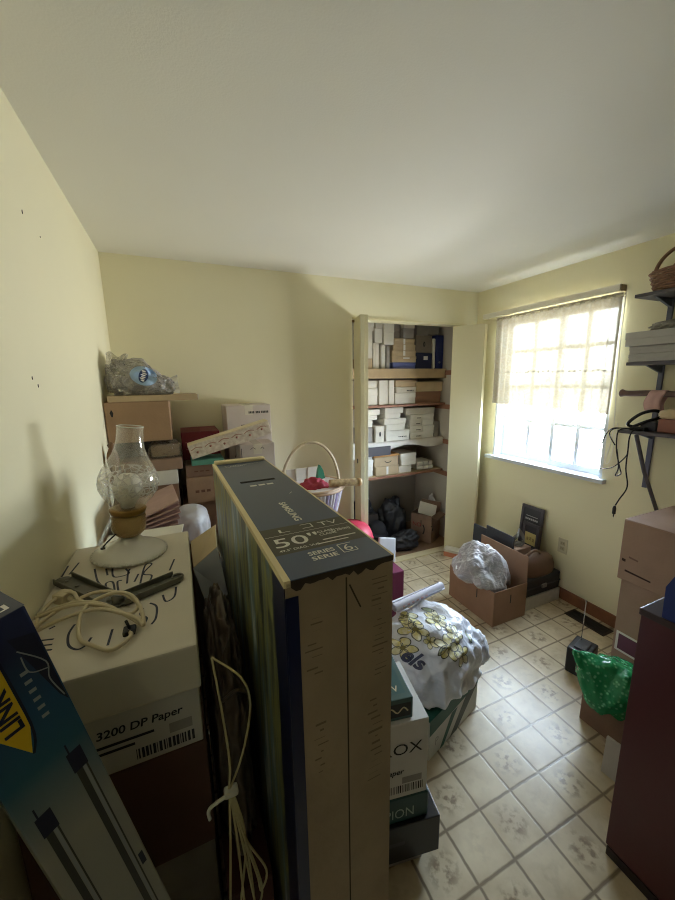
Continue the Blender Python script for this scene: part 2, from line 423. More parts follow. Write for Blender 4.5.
# curtain
def curtain_mat():
    m = bpy.data.materials.new('sheer_curtain_cloth'); m.use_nodes = True
    nt = m.node_tree; nt.nodes.remove(nt.nodes['Principled BSDF']); out = nt.nodes['Material Output']; L = nt.links.new
    tc = nt.nodes.new('ShaderNodeTexCoord')
    nz = nt.nodes.new('ShaderNodeTexNoise'); nz.inputs['Scale'].default_value = 60; nz.inputs['Detail'].default_value = 2; L(tc.outputs['Object'], nz.inputs['Vector'])
    rp = nt.nodes.new('ShaderNodeValToRGB'); L(nz.outputs['Fac'], rp.inputs['Fac'])
    rp.color_ramp.elements[0].color = lin((238, 230, 206)); rp.color_ramp.elements[0].position = .4
    rp.color_ramp.elements[1].color = lin((246, 240, 222)); rp.color_ramp.elements[1].position = .62
    tl = nt.nodes.new('ShaderNodeBsdfTranslucent'); tl.inputs[0].default_value = (.05,.043,.030,1)
    df = nt.nodes.new('ShaderNodeBsdfDiffuse'); L(rp.outputs[0], df.inputs[0])
    tr = nt.nodes.new('ShaderNodeBsdfTransparent'); tr.inputs[0].default_value = lin((255, 250, 236))
    a = nt.nodes.new('ShaderNodeMixShader'); a.inputs[0].default_value = 0.45; L(tl.outputs[0], a.inputs[1]); L(df.outputs[0], a.inputs[2])
    c = nt.nodes.new('ShaderNodeMixShader'); c.inputs[0].default_value = 0.012; L(a.outputs[0], c.inputs[1]); L(tr.outputs[0], c.inputs[2])
    L(c.outputs[0], out.inputs['Surface'])
    return m
CURT = curtain_mat()
t = thing('cafe_curtain', 'cream sheer cafe curtain gathered over the upper half of the window', 'curtain', (XR, 0, 0))
b = MB(); NU, NV = 220, 40
def cur_pt(u, v):
    y = 1.395 + 0.945*u; z = 2.129 - v*(0.725 - 0.025*u + 0.006*math.sin(u*50))
    fold = 0.75*math.sin(u*88+1.4*math.sin(u*7)) + 0.25*math.sin(u*47+2*v) + 0.3*noise.noise(Vector((u*9, v*2, 0)))
    x = -0.034 + 0.020*(0.35+0.65*v)*fold
    y += 0.006*math.sin(u*60+v*2)*v
    return (x, y, z)
vs = [cur_pt(i/NU, j/NV) for j in range(NV+1) for i in range(NU+1)]
b._add(vs, [(j*(NU+1)+i, j*(NU+1)+i+1, (j+1)*(NU+1)+i+1, (j+1)*(NU+1)+i) for j in range(NV) for i in range(NU)], 0, None, True)
# thicker stitched band and hem, woven into the same cloth
for v0, v1 in ((0.0, 0.03),):
    q = []
    for k in range(NU+1):
        p, p2 = cur_pt(k/NU, v0), cur_pt(k/NU, v1); q += [(p[0]-0.003, p[1], p[2]), (p2[0]-0.003, p2[1], p2[2])]
    b._add(q, [(2*k, 2*k+1, 2*k+3, 2*k+2) for k in range(NU)], 0, None, True)
for k in range(3, NU-3, 9):
    p = cur_pt(k/NU, 0.63); b._add([(p[0]-0.004, p[1]-0.009, p[2]-0.006), (p[0]-0.004, p[1]+0.009, p[2]-0.006), (p[0]-0.004, p[1]+0.009, p[2]+0.006), (p[0]-0.004, p[1]-0.009, p[2]+0.006)], [(0,1,2,3)], 0)
b.build('curtain_cloth', CURT, t)
b = MB(); b.tube([(-0.034, 1.39, 2.112), (-0.034, 2.345, 2.112)], 0.005, smooth_path=False); b.build('tension_wire', mat('rod_track', (232,226,206)), t)
# pull cord
b = MB(); b.tube([(-0.03,1.385,2.13),(-0.028,1.38,1.7),(-0.02,1.365,1.3),(-0.03,1.385,1.1),(-0.02,1.36,1.12),(-0.02,1.345,1.35)], 0.0025)
o = b.build('pull_cord', mat('white_cord', (236,232,222), 0.6)); o.location = (XR,0,0); tag(o, 'thin white curtain pull cord hanging at the near side of the window', 'cord')

# ------------------------------------------------------------------ closet doors
DOORP = mat('cream_door_paint', (216, 209, 176), 0.45, 0.03, 3)
def panel(name, a, c, thick, z0, z1, parent, knob=None):
    """door panel between plan points a and c"""
    a = Vector((a[0], a[1], 0)); c = Vector((c[0], c[1], 0)); d = (c-a); L = d.length; ang = math.atan2(d.y, d.x)
    b = MB(); b.rbox(0, -thick/2, z0, L, thick/2, z1, 0.002)
    return b.build(name, [DOORP, BLACK], parent, loc=a, rot=(0,0,ang)), ang, L
d1 = bpy.data.objects.new('door_1', None); COL.objects.link(d1); d1['kind'] = 'structure'; d1['label'] = 'cream bifold closet door folded at the left of the closet'
p1, an, L1 = panel('door_panel', (1.285, 2.565), (1.222, 2.335), 0.028, 0.02, 2.09, d1)
p2, _, _ = panel('door_panel', (1.318, 2.57), (1.254, 2.335), 0.028, 0.02, 2.09, d1)
b = MB(); b.rbox(0.10, -0.004, 1.005, 0.125, 0.0, 1.04, 0.002)
k = b.build('knob_plate', BLACK, p1); k.location = (0.012, -0.0138, 0)
b = MB(); b.rbox(0.004, -0.03, 2.07, 0.03, 0.03, 2.088, 0.002); b.build('hinge', mat('old_brass', (120, 96, 60), 0.4, metal=0.7), p1)
d2 = bpy.data.objects.new('door_2', None); COL.objects.link(d2); d2['kind'] = 'structure'; d2['label'] = 'cream bifold closet door folded open at the right of the closet'
panel('door_panel', (2.235, 2.575), (2.40, 2.372), 0.028, 0.02, 2.085, d2)
panel('door_panel', (2.375, 2.575), (2.425, 2.385), 0.028, 0.02, 2.085, d2)

# ------------------------------------------------------------------ closet shelves
SHW = mat('shelf_wood', (176, 152, 116), 0.6, 0.15, 10)
SHR = mat('red_brown_shelf_wood', (142, 98, 76), 0.55, 0.15, 10)
LINER = mat('white_shelf_paper', (206, 200, 192), 0.7, 0.1, 6, 0.1, 25)
SY = 2.90
def closet_shelf(z, th, front, m, label, edge):
    t = thing('closet_shelf', label, 'shelf', ((CLI_X0+CLI_X1)/2, SY, z))
    w = (CLI_X1-CLI_X0)/2 - 0.001
    MB().rbox(-w, 0, -th, w, CLI_Y-SY-0.001, 0, 0.002).build('board', m, t)
    if front: MB().rbox(-w, -0.018, -front, w, 0, -0.001, 0.003).build('front_rail', edge, t)
    for s in (-1, 1):
        xx = w if s > 0 else -w+0.018
        MB().rbox(xx-0.018, 0.0-0.22*(s > 0), -th-0.045, xx, CLI_Y-SY-0.002, -th-0.0005, 0.002).build('cleat', SHR, t)
    return t
S1, S2, S3, S4 = 1.743, 1.412, 1.062, 0.735
closet_shelf(S1, 0.018, 0.09, SHW, 'top closet shelf with a deep pale wooden front rail', SHW)
closet_shelf(S2, 0.018, 0.022, SHR, 'thin red brown second closet shelf from the top', SHR)
closet_shelf(S3, 0.016, 0, SHW, 'third closet shelf covered with sagging white paper', SHW)
closet_shelf(S4, 0.018, 0.024, SHW, 'lowest closet shelf with light wooden front edge', SHR)
# shelf paper lining shelf three, its front hanging over
b = MB(); NUx, NV = 60, 12
def liner(u, v):
    x = 1.30 + (CLI_X1-1.31)*u
    if v < 0.5: y = 3.3 - (3.3-SY+0.012)*(v/0.5); z = S3+0.0025
    else:
        t_ = (v-0.5)/0.5; sag = 0.125*(0.72+0.38*math.sin(u*7+0.4)) * (1 - max(0, (u-0.8)/0.2)*0.5)
        y = SY-0.012 - 0.014*math.sin(t_*2.2) - 0.012*noise.noise(Vector((u*12, t_*2, 3)))*t_; z = S3+0.0025 - sag*t_
    return (x, y, z)
vs = [liner(i/NUx, j/NV) for j in range(NV+1) for i in range(NUx+1)]
b._add(vs, [(j*(NUx+1)+i, j*(NUx+1)+i+1, (j+1)*(NUx+1)+i+1, (j+1)*(NUx+1)+i) for j in range(NV) for i in range(NUx)], 0, None, True)
tag(b.build('shelf_paper', LINER), 'white paper lining draped over the front of the third closet shelf', 'shelf paper')
tag(MB().rbox(1.50, SY-0.05, S3-0.115, 1.79, SY-0.033, S3-0.03, 0.003, M=None).build('dark_board', mat('dark_grey_board', (66, 62, 66), 0.6)),
    'dark grey board hanging below the white shelf paper in the closet', 'board')

# ------------------------------------------------------------------ closet boxes
CM = {'w': WHITE_CARD, 'o': WHITE2, 'g': GREY_CARD, 't': TAN_CARD,
      'n': mat('navy_box', (38, 44, 78), 0.45), 'b': mat('blue_box', (92, 104, 168), 0.5), 'B': mat('blue_binder', (34, 46, 108), 0.4),
      'd': mat('grey_brown_box', (134, 124, 116), 0.6), 'r': mat('reddish_carton', (146, 108, 86), 0.7), 'y': mat('orange_card', (190, 138, 78), 0.6)}
def small_deco(kind):
    def f(b, w, d, h):
        M = F_front(0, 0, -0.0025)
        if kind == 'line': 
            for k in range(5): b.rect(w*(0.52+0.075*k), h*0.30, w*(0.52+0.075*k)+w*0.05, h*0.30+0.009, M, 1)
        if kind == 'label': b.rect(w*0.45, h*0.55, w*0.72, h*0.8, M, 1)
        if kind == 'mark':
            b.ribbon([(w*0.5, h*0.35), (w*0.46, h*0.5), (w*0.52, h*0.62), (w*0.55, h*0.45), (w*0.5, h*0.35)], 0.01, M, 1)
        if kind == 'tape': b.rect(w*0.45, 0.003, w*0.54, h-0.002, M, 1)
        if kind == 'smile': b.ribbon([(w*0.42, h*0.55), (w*0.5, h*0.42), (w*0.62, h*0.42), (w*0.7, h*0.55)], 0.007, M, 1)
    return f
LABW = mat('label_white', (232, 230, 226), 0.6)
FY = 2.93
GRP = {1: 'boxes on the top closet shelf', 2: 'boxes on the second closet shelf', 3: 'boxes on the third closet shelf', 4: 'boxes on the lowest closet shelf'}
def cbox(shelf, x0, x1, z0, z1, c, label, depth=0.24, y=None, kind='box', dk=None):
    y = FY + (random.uniform(-0.012, 0.012)) if y is None else y
    depth = min(depth, CLI_Y-0.01-y)
    w, h = x1-x0, z1-z0
    if kind == 'box':
        return lidded('stored_box', label, 'box', (x0+0.003, y, z0), (w-0.006, depth, h-0.0012), CM[c], lidh=0.45, group=GRP[shelf], deco=small_deco(dk) if dk else None, mats=(LABW if dk in ('label','tape') else INK,))
    if kind == 'plain':
        b = MB(); b.rbox(0, 0, 0, w-0.003, depth, h-0.0012, 0.003)
        if dk: 
            bb = MB(); small_deco(dk)(b, w-0.003, depth, h-0.0012)
        o = b.build('stored_box', [CM[c], LABW if dk in ('label', 'tape') else INK], loc=(x0+0.0015, y, z0)); return tag(o, label, 'box', GRP[shelf])
def stack(shelf, z, items):
    for (x0, x1, h, c, label, kw) in items:
        cbox(shelf, x0, x1, z, z+h, c, label, **kw); z += h
# shelf 1
z = S1+0.001
cbox(1, 1.50, 1.632, z, z+.09, 't', 'low tan box at the far left end of the top closet shelf', kind='plain')
cbox(1, 1.52, 1.632, z+.09, z+.33, 'w', 'tall white box on the low tan box at the left of the top shelf', kind='plain')
cbox(1, 1.50, 1.653, z+.33, z+.405, 'w', 'flat white box topmost at the left end of the top shelf')
cbox(1, 1.633, 1.672, z, z+.225, 'o', 'leftmost thin brownish white box standing upright on the top shelf', kind='plain')
cbox(1, 1.672, 1.706, z, z+.225, 'w', 'thin white box upright beside the brownish one on the top shelf', kind='plain')
cbox(1, 1.655, 1.735, z+.226, z+.352, 'w', 'white packet standing above the two thin upright boxes', kind='plain')
cbox(1, 1.664, 1.735, z+.353, z+.41, 'o', 'small white packet resting on the white packet near the closet ceiling')
cbox(1, 1.728, 1.773, z, z+.212, 'w', 'brighter white upright box third from left on the top shelf', kind='plain')
cbox(1, 1.775, 1.812, z, z+.20, 'g', 'thin grey upright box left of the blue box stack', kind='plain')
cbox(1, 1.748, 1.858, z+.2125, z+.41, 'w', 'large white box standing on the upright boxes of the top shelf', y=2.925)
TT = dict(depth=0.27, dk='tape')
stack(1, z, [(1.85, 2.105, .058, 'b', 'periwinkle blue flat box at the bottom of the tan box stack', dict(depth=0.3)),
             (1.832, 2.104, .056, 't', 'flat tan box lying directly on the blue box', dict(depth=0.28, dk='label')),
             (1.835, 2.10, .052, 't', 'flat tan taped box second above the blue box', TT),
             (1.85, 2.098, .053, 't', 'flat tan taped box third above the blue box', TT),
             (1.86, 2.096, .056, 't', 'topmost flat tan taped box above the blue box', TT)])
cbox(1, 1.864, 1.95, z+.276, z+.40, 'd', 'dark grey brown box on the left of the tan box stack', y=2.96)
cbox(1, 1.953, 2.074, z+.276, z+.366, 'g', 'light grey box on the right of the tan box stack')
cbox(1, 1.962, 2.085, z+.367, z+.412, 'o', 'flat off white box on the light grey box near the closet header')
cbox(1, 2.112, 2.30, z, z+.148, 'n', 'dark navy box with a white label on the top shelf', dk='label', kind='plain')
cbox(1, 2.108, 2.30, z+.149, z+.31, 'd', 'grey brown box with a dark emblem on the navy box', dk='mark', kind='plain')
cbox(1, 2.112, 2.25, z+.311, z+.41, 'g', 'grey box left of two on top of the emblem box')
cbox(1, 2.255, 2.385, z+.325, z+.41, 'g', 'grey box right of two lying above the blue binder', y=2.95)
# rolled paper and binder
b = MB(); b.rbox(0, 0, 0, .036, .2, .285, 0.016, seg=4); o = b.build('paper_bundle', WHITE_CARD, loc=(2.306, 2.935, z)); tag(o, 'narrow white paper bundle upright beside the blue binder', 'paper', GRP[1])
t = thing('ring_binder', 'blue ring binder standing at the right end of the top closet shelf', 'binder', (2.35, 2.935, z), group=GRP[1])
b = MB(); b.rbox(0, 0, 0, .085, .26, .318, 0.006); b.build('cover', CM['B'], t)
b = MB(); b.lathe([(0.011, 0), (0.011, 0.001), (0.007, 0.001)], seg=14, M=F_front(.042, .06, 0)); b.build('finger_ring', mat('steel', (180,180,184), 0.3, metal=0.9), t)
# shelf 2
z = S2+0.001
stack(2, z, [(1.46, 1.69, .155, 'w', 'big white box at the bottom left of the second closet shelf', {}),
             (1.46, 1.70, .07, 'w', 'flat white box on the big white box of the second shelf', {})])
for x0, x1, l in ((1.701, 1.762, 'first white box from left standing on end on the second shelf'), (1.763, 1.809, 'middle white box of three standing on end on the second shelf'), (1.810, 1.868, 'third white box standing on end, touching the flat boxes')):
    cbox(2, x0, x1, z, z+.228, 'w', l, kind='plain')
stack(2, z, [(1.872, 2.108, .105, 'w', 'deep white box under the long tan boxes of the second shelf', {}),
             (1.886, 2.112, .056, 'o', 'off white flat box between white box and tan lid', dict(dk='line')),
             (1.878, 2.109, .066, 't', 'long tan box topmost in the middle of the second shelf', {})])
stack(2, z, [(2.116, 2.422, .112, 'r', 'reddish brown carton at the right end of the second shelf', {}),
             (2.116, 2.43, .095, 't', 'long tan box lying on the reddish brown carton', {})])
# shelf 3
z = S3+0.004
stack(3, z, [(1.47, 1.648, .145, 'g', 'grey box at the lower left of the third shelf', {}),
             (1.47, 1.640, .066, 'w', 'lowest of three white boxes above the grey box, third shelf', {}),
             (1.48, 1.686, .045, 'w', 'middle of three white boxes above the grey box, third shelf', {}),
             (1.46, 1.717, .053, 'w', 'top of three white boxes above the grey box, third shelf', {})])
cbox(3, 1.655, 1.75, z, z+.155, 'o', 'upright off white box in front of the grey box, third shelf', kind='plain', y=2.905, depth=.2, dk='mark')
stack(3, z, [(1.778, 2.045, .100, 'w', 'large white box with printed line, bottom of the middle stack', dict(dk='line')),
             (1.778, 1.99, .058, 'w', 'second white box up in the middle stack of the third shelf', {}),
             (1.758, 2.005, .056, 'w', 'wide white box third up in the middle stack', {}),
             (1.775, 1.947, .048, 'w', 'narrow white box fourth up in the middle stack', {}),
             (1.770, 1.975, .056, 'w', 'topmost white box of the middle stack on the third shelf', {})])
for row, (zz, h) in enumerate(((z, .065), (z+.065, .06), (z+.125, .058), (z+.183, .055))):
    wd = ('bottom', 'second', 'third', 'top')[row]
    for cx0, cx1, sd in ((2.055, 2.200, 'left'), (2.202, 2.345, 'right')):
        cbox(3, cx0, cx1, zz, zz+h, 'w', 'small white box, %s row %s column of the right block, third shelf' % (wd, sd), dk='line' if sd == 'left' else None)
cbox(3, 2.01, 2.35, z+.2385, z+.303, 'o', 'long white box lid capping the right block of the third shelf', depth=.3)
cbox(3, 2.356, 2.42, z, z+.155, 'g', 'grey white box upright at the right end of the third shelf', kind='plain')
# shelf 4
z = S4+0.001
stack(4, z, [(1.46, 1.645, .10, 'w', 'bottom white box at the left end of the lowest shelf', {}),
             (1.46, 1.644, .064, 'w', 'middle white box at the left end of the lowest shelf', {}),
             (1.46, 1.643, .064, 'w', 'top white box at the left end of the lowest shelf', {})])
stack(4, z, [(1.669, 1.927, .085, 't', 'tan box with pale tape at the bottom of the lowest shelf', dict(dk='tape', kind='plain')),
             (1.658, 1.925, .09, 't', 'tan box with a curved print below the orange lid', dict(dk='smile', kind='plain')),
             (1.655, 1.94, .022, 'y', 'flat orange brown tray on top of the tan boxes', dict(kind='plain', depth=.3))])
stack(4, z, [(1.932, 2.076, .068, 'o', 'lowest of three white boxes right of the tan boxes', {}),
             (1.962, 2.14, .058, 'w', 'middle of three white boxes right of the tan boxes', {}),
             (1.945, 2.13, .066, 'w', 'top of three white boxes right of the tan boxes', {})])
b = MB(); b.rbox(0, 0, 0, .2, .2, .042, .016, seg=3); b.rbox(.005, .003, .043, .195, .195, .084, .016, seg=3)
for xx in (0.07, .14): b.rbox(xx, -0.002, .004, xx+0.004, .2, .083, .001, mi=1)
o = b.build('paper_packet', [WHITE_CARD, GREY_CARD], loc=(2.155, 2.93, z)); tag(o, 'round edged white paper packet at the right of the lowest shelf', 'packet', GRP[4])

# ------------------------------------------------------------------ closet floor things
def open_carton(name, label, cat, loc, size, m, rotz=0, flaps=(), deco=None, mats=(), slots=True, group=None, wall=0.005):
    """open box: bottom, four walls, flaps (side, length, angle from straight up outwards)"""
    w, d, h = size
    t = thing(name, label, cat, loc, (0,0,rotz), group)
    b = MB(); b.rbox(0,0,0,w,d,wall,.001)
    b.rbox(0,0,wall,w,wall,h,.001); b.rbox(0,d-wall,wall,w,d,h,.001); b.rbox(0,wall,wall,wall,d-wall,h,.001); b.rbox(w-wall,wall,wall,w,d-wall,h,.001)
    if slots:
        b.rbox(w*0.5-.004,-.0008,h*.55,w*.5+.004,.0002,h*.80,.0002,mi=1)
        b.rbox(-.0008,d*.35-.004,h*.55,.0002,d*.35+.004,h*.80,.0002,mi=1)
    if deco: deco(b, w, d, h)
    b.build('body', [m, INK] + list(mats), t)
    for side, ln, ang in flaps:
        b = MB()
        if side == 'front': b.rbox(.003,-wall/2,0,w-.003,wall/2,ln,.001); o = b.build('flap', m, t, loc=(0,wall/2,h), rot=(ang,0,0))
        if side == 'back': b.rbox(.003,-wall/2,0,w-.003,wall/2,ln,.001); o = b.build('flap', m, t, loc=(0,d-wall/2,h), rot=(-ang,0,0))
        if side == 'left': b.rbox(-wall/2,.003,0,wall/2,d-.003,ln,.001); o = b.build('flap', m, t, loc=(wall/2,0,h), rot=(0,-ang,0))
        if side == 'right': b.rbox(-wall/2,.003,0,wall/2,d-.003,ln,.001); o = b.build('flap', m, t, loc=(w-wall/2,0,h), rot=(0,ang,0))
    return t
def red_print(b, w, d, h):
    M = F_front(w*.08, h*.55, -0.001)
    b.text('NO', .06, M, 2, bold=.01)
    M = F_front(w*.6, h*.3, -0.001); b.ribbon([(0,.10),(.015,.06),(.01,.02),(0,0)], .014, M, 1); b.ribbon([(.09,.11),(.1,.09),(.105,.06)], .01, M, 1)
open_carton('open_carton', 'brown open carton with red print on the closet floor', 'carton', (2.105, 2.945, 0.0), (.223, .215, .29), mat('aged_kraft', (132,106,90), .8, .15, 12), rotz=-1.076,
            flaps=(('back', .09, .3), ('right', .07, 1.9)), deco=red_print, mats=(mat('red_print', (140,48,48), .7),))
o = MB().rbox(-.09, -.004, 0, .09, .004, .125, .012, seg=3).build('white_card_sign', WHITE_CARD, loc=(2.235, 2.865, .268), rot=(-.5, 0.28, -.5))
tag(o, 'blank white card tilted on the open carton in the closet', 'card')
def helmet(loc, label, r):
    t = thing('black_hat', label, 'hat', loc, (0.25, 0.1, 0.3), 'black caps on the closet floor')
    b = MB(); b.lathe([(r, 0), (r*1.0, r*.2), (r*.93, r*.5), (r*.75, r*.8), (r*.45, r*1.02), (0.001, r*1.1)], seg=32); b.build('crown', mat('black_felt', (32,31,34), .75), t)
    b = MB(); b.lathe([(r*1.02, .0), (r*1.28, -.01), (r*1.3, -.004), (r*1.02, .012)], seg=32); b.build('brim', mat('black_felt', (32,31,34)), t)
MB_ = None
helmet((1.66, 3.19, .345), 'rounded black cap stacked uppermost at the left of the closet floor', .095)
helmet((1.68, 2.925, .175), 'lower rounded black cap at the left of the closet floor', .095)
carton('dark_carton', 'dark carton under the black caps on the closet floor', 'carton', (1.42, 3.06, 0), (.36, .27, .29), mat('dark_card', (58,52,50), .7), tape=None)
carton('dark_carton', 'low dark box under the lower black cap in the closet', 'carton', (1.55, 2.80, 0), (.21, .25, .12), mat('dark_card', (58,52,50)), tape=None)
def bag(name, label, cat, loc, dims, m, seed, rot=0, group=None, **kw):
    b = MB(); b.merge(blob_bm(dims, seed, **kw)); o = b.build(name, m, loc=loc, rot=(0,0,rot)); return tag(o, label, cat, group)
BLKBAG = mat('black_bag_nylon', (38,37,40), .45, .2, 10, .2, 30)
bag('black_bag', 'crumpled black bag slumped left of the open carton in the closet', 'bag', (1.955, 3.08, 0), (.31, .30, .44), BLKBAG, 4, ridge=.16, rfreq=1.6, fine=0, amp=.25)
bag('black_bag', 'smaller black bag lying in front at the closet threshold', 'bag', (1.93, 2.79, 0), (.34, .2, .2), BLKBAG, 9, ridge=.16, rfreq=1.6, fine=0, amp=.25)
bag('white_plastic_bag', 'white plastic bag bulging behind the open carton in the closet corner', 'bag', (2.408, 3.0, 0), (.055, .17, .44), mat('white_plastic', (206,204,204), .4, .08, 8, .1, 20), 6)
# small flat box in front of the right closet door
t = lidded('shoe_box', 'small flat white and orange box on the floor before the closet', 'box', (2.165, 2.50, 0), (.15, .085, .07), mat('orange_box', (196,128,98), .6), WHITE2, .35, rotz=-1.0, deco=None)

# ================================================================== LEFT FOREGROUND: paper carton pile
PX0, PX1, PY0, PY1 = -.338, -.012, .70, 1.315
KR_D = mat('dark_red_brown_card', (96, 66, 54), .75, .12, 10)
carton('storage_carton', 'lowest dark carton under the paper carton pile by the left wall', 'carton', (PX0, PY0+.01, 0), (.33,.58,.31), mat('dark_card', (58,52,50)), tape=None)
carton('storage_carton', 'grey carton second from the floor in the paper carton pile', 'carton', (PX0, PY0+.02, .311), (.325,.58,.3), GREY_CARD, tape=None)
carton('storage_carton', 'dark red brown carton just under the white paper carton', 'carton', (PX0, PY0+.005, .612), (.328,.60,.275), KR_D, tape=None)
t = thing('paper_carton', 'white lidded paper carton with marker writing, below the oil lamp', 'carton', (PX0, PY0, .888))
w, d = PX1-PX0, PY1-PY0
b = MB(); b.rbox(.003,.003,0,w-.003,d-.003,.225,.003)
Mf = F_front(0,0,.003)
b.text('3200 DP Paper', .0245, F_front(.138,.084,.003), 1, bold=.02, shear=.15)
for k, (xa, xb, zz) in enumerate(((.135,.235,.062),(.135,.20,.048))): b.rect(xa, zz, xb, zz+.006, Mf, 1)
x = .20
rb = random.Random(3)
while x < .31:
    wd = rb.choice((.0015,.003,.005)); b.rect(x, .012, x+wd, .036, Mf, 1); x += wd+rb.choice((.002,.003))
b.rect(.262,.045,.305,.068, Mf, 2)
b.build('body', [mat('carton_white_grey', (196,192,186), .7, .06), mat('navy_ink', (34,34,48), .6), GREY_CARD], t)
b = MB(); b.rbox(-.003,-.003,.132,w+.003,d+.003,.232,.005)
MK = [[(-0.342,1.196),(-0.295,1.128)],[(-0.31,1.205),(-0.318,1.135)],[(-0.26,1.141),(-0.241,1.066),(-0.227,1.034)],[(-0.23,1.127),(-0.22,1.084)],
 [(-0.206,0.991),(-0.217,1.037),(-0.202,1.039),(-0.191,0.992)],[(-0.179,0.97),(-0.19,1.033),(-0.18,1.037)],[(-0.214,1.123),(-0.202,1.066),(-0.168,1.068),(-0.179,1.103)],
 [(-0.166,1.013),(-0.17,1.079),(-0.167,1.097)],[(-0.149,1.014),(-0.143,1.056)],[(-0.134,0.998),(-0.13,1.1),(-0.113,1.102),(-0.131,1.051),(-0.109,1.031),(-0.115,0.989)],
 [(-0.053,1.106),(-0.065,1.039)],[(-0.25,0.875),(-0.254,0.842),(-0.245,0.802),(-0.227,0.781),(-0.214,0.787),(-0.208,0.81)],[(-0.172,0.821),(-0.173,0.768)],
 [(-0.118,0.876),(-0.122,0.852),(-0.108,0.833),(-0.11,0.815)],[(-0.105,0.891),(-0.09,0.87),(-0.089,0.824),(-0.097,0.803)],[(-0.078,0.915),(-0.07,0.882),(-0.052,0.895),(-0.048,0.941)],
 [(-0.301,0.843),(-0.278,0.837)],[(-0.294,0.824),(-0.276,0.819)],[(-0.286,0.806),(-0.272,0.801)],[(-0.297,0.879),(-0.288,0.886)]]
for s in MK: b.ribbon([(p[0]-PX0, p[1]-PY0) for p in s if p[0] > PX0-.002] if len([p for p in s if p[0] > PX0-.002]) > 1 else [(0.004,p_[1]-PY0) for p_ in s], .0048, Matrix.Translation((0,0,.232)), 1)
b.build('lid', [mat('carton_lid_white', (214,206,190), .7, .05), mat('marker_ink', (44,48,66), .5)], t)

# ---- oil lamp
LZ = 1.1215
lamp = thing('oil_lamp', 'hurricane oil lamp with etched clear chimney and milk glass base', 'lamp', (-.176, 1.20, LZ+.004), (0, .06, 0))
MILK = mat('milk_glass', (226, 222, 212), .25, .04, spec=.5)
prof = [(.004,.002),(.098,.0),(.102,.004),(.101,.008),(.09,.016),(.07,.024),(.045,.036),(.03,.05),(.028,.058)]
b = MB(); b.lathe(prof, seg=56)
for k in range(44):
    a = 2*PI*k/44; b.lathe([(.0001,0),(.005,.002),(.006,.005),(.004,.009),(.0001,.011)], (.098*math.cos(a), .098*math.sin(a), .0), seg=8)
b.build('base', MILK, lamp)
AMB = bpy.data.materials.new('amber_pressed_glass'); AMB.use_nodes = True
pb = AMB.node_tree.nodes['Principled BSDF']; pb.inputs['Base Color'].default_value = lin((214,176,112)); pb.inputs['Roughness'].default_value = .16
pb.inputs['Metallic'].default_value = .1; pb.inputs['Transmission Weight'].default_value = .55
vn = AMB.node_tree.nodes.new('ShaderNodeTexVoronoi'); vn.inputs['Scale'].default_value = 60; bpn = AMB.node_tree.nodes.new('ShaderNodeBump'); bpn.inputs['Strength'].default_value = .6; bpn.inputs['Distance'].default_value = .004
AMB.node_tree.links.new(vn.outputs['Distance'], bpn.inputs['Height']); AMB.node_tree.links.new(bpn.outputs['Normal'], pb.inputs['Normal'])
b = MB(); b.lathe([(.022,.056),(.034,.062),(.043,.072),(.046,.082),(.047,.1),(.045,.112),(.047,.118),(.042,.124),(.03,.128)], seg=40); fo = b.build('font', AMB, lamp)
b = MB(); b.tube([(-.03,-.036,.078),(-.048,-.058,.066),(-.058,-.072,.056)], .0022); b.lathe([(.0001,0),(.006,.0),(.006,.003),(.0001,.003)], (-.058,-.072,.052), seg=14); b.build('wick_knob', BLACK, fo)
b = MB(); b.lathe([(.034,.126),(.046,.128),(.048,.134),(.05,.142),(.047,.146),(.03,.146)], seg=40); b.build('burner_collar', mat('lamp_brass', (150,118,66), .3, metal=.8), lamp)
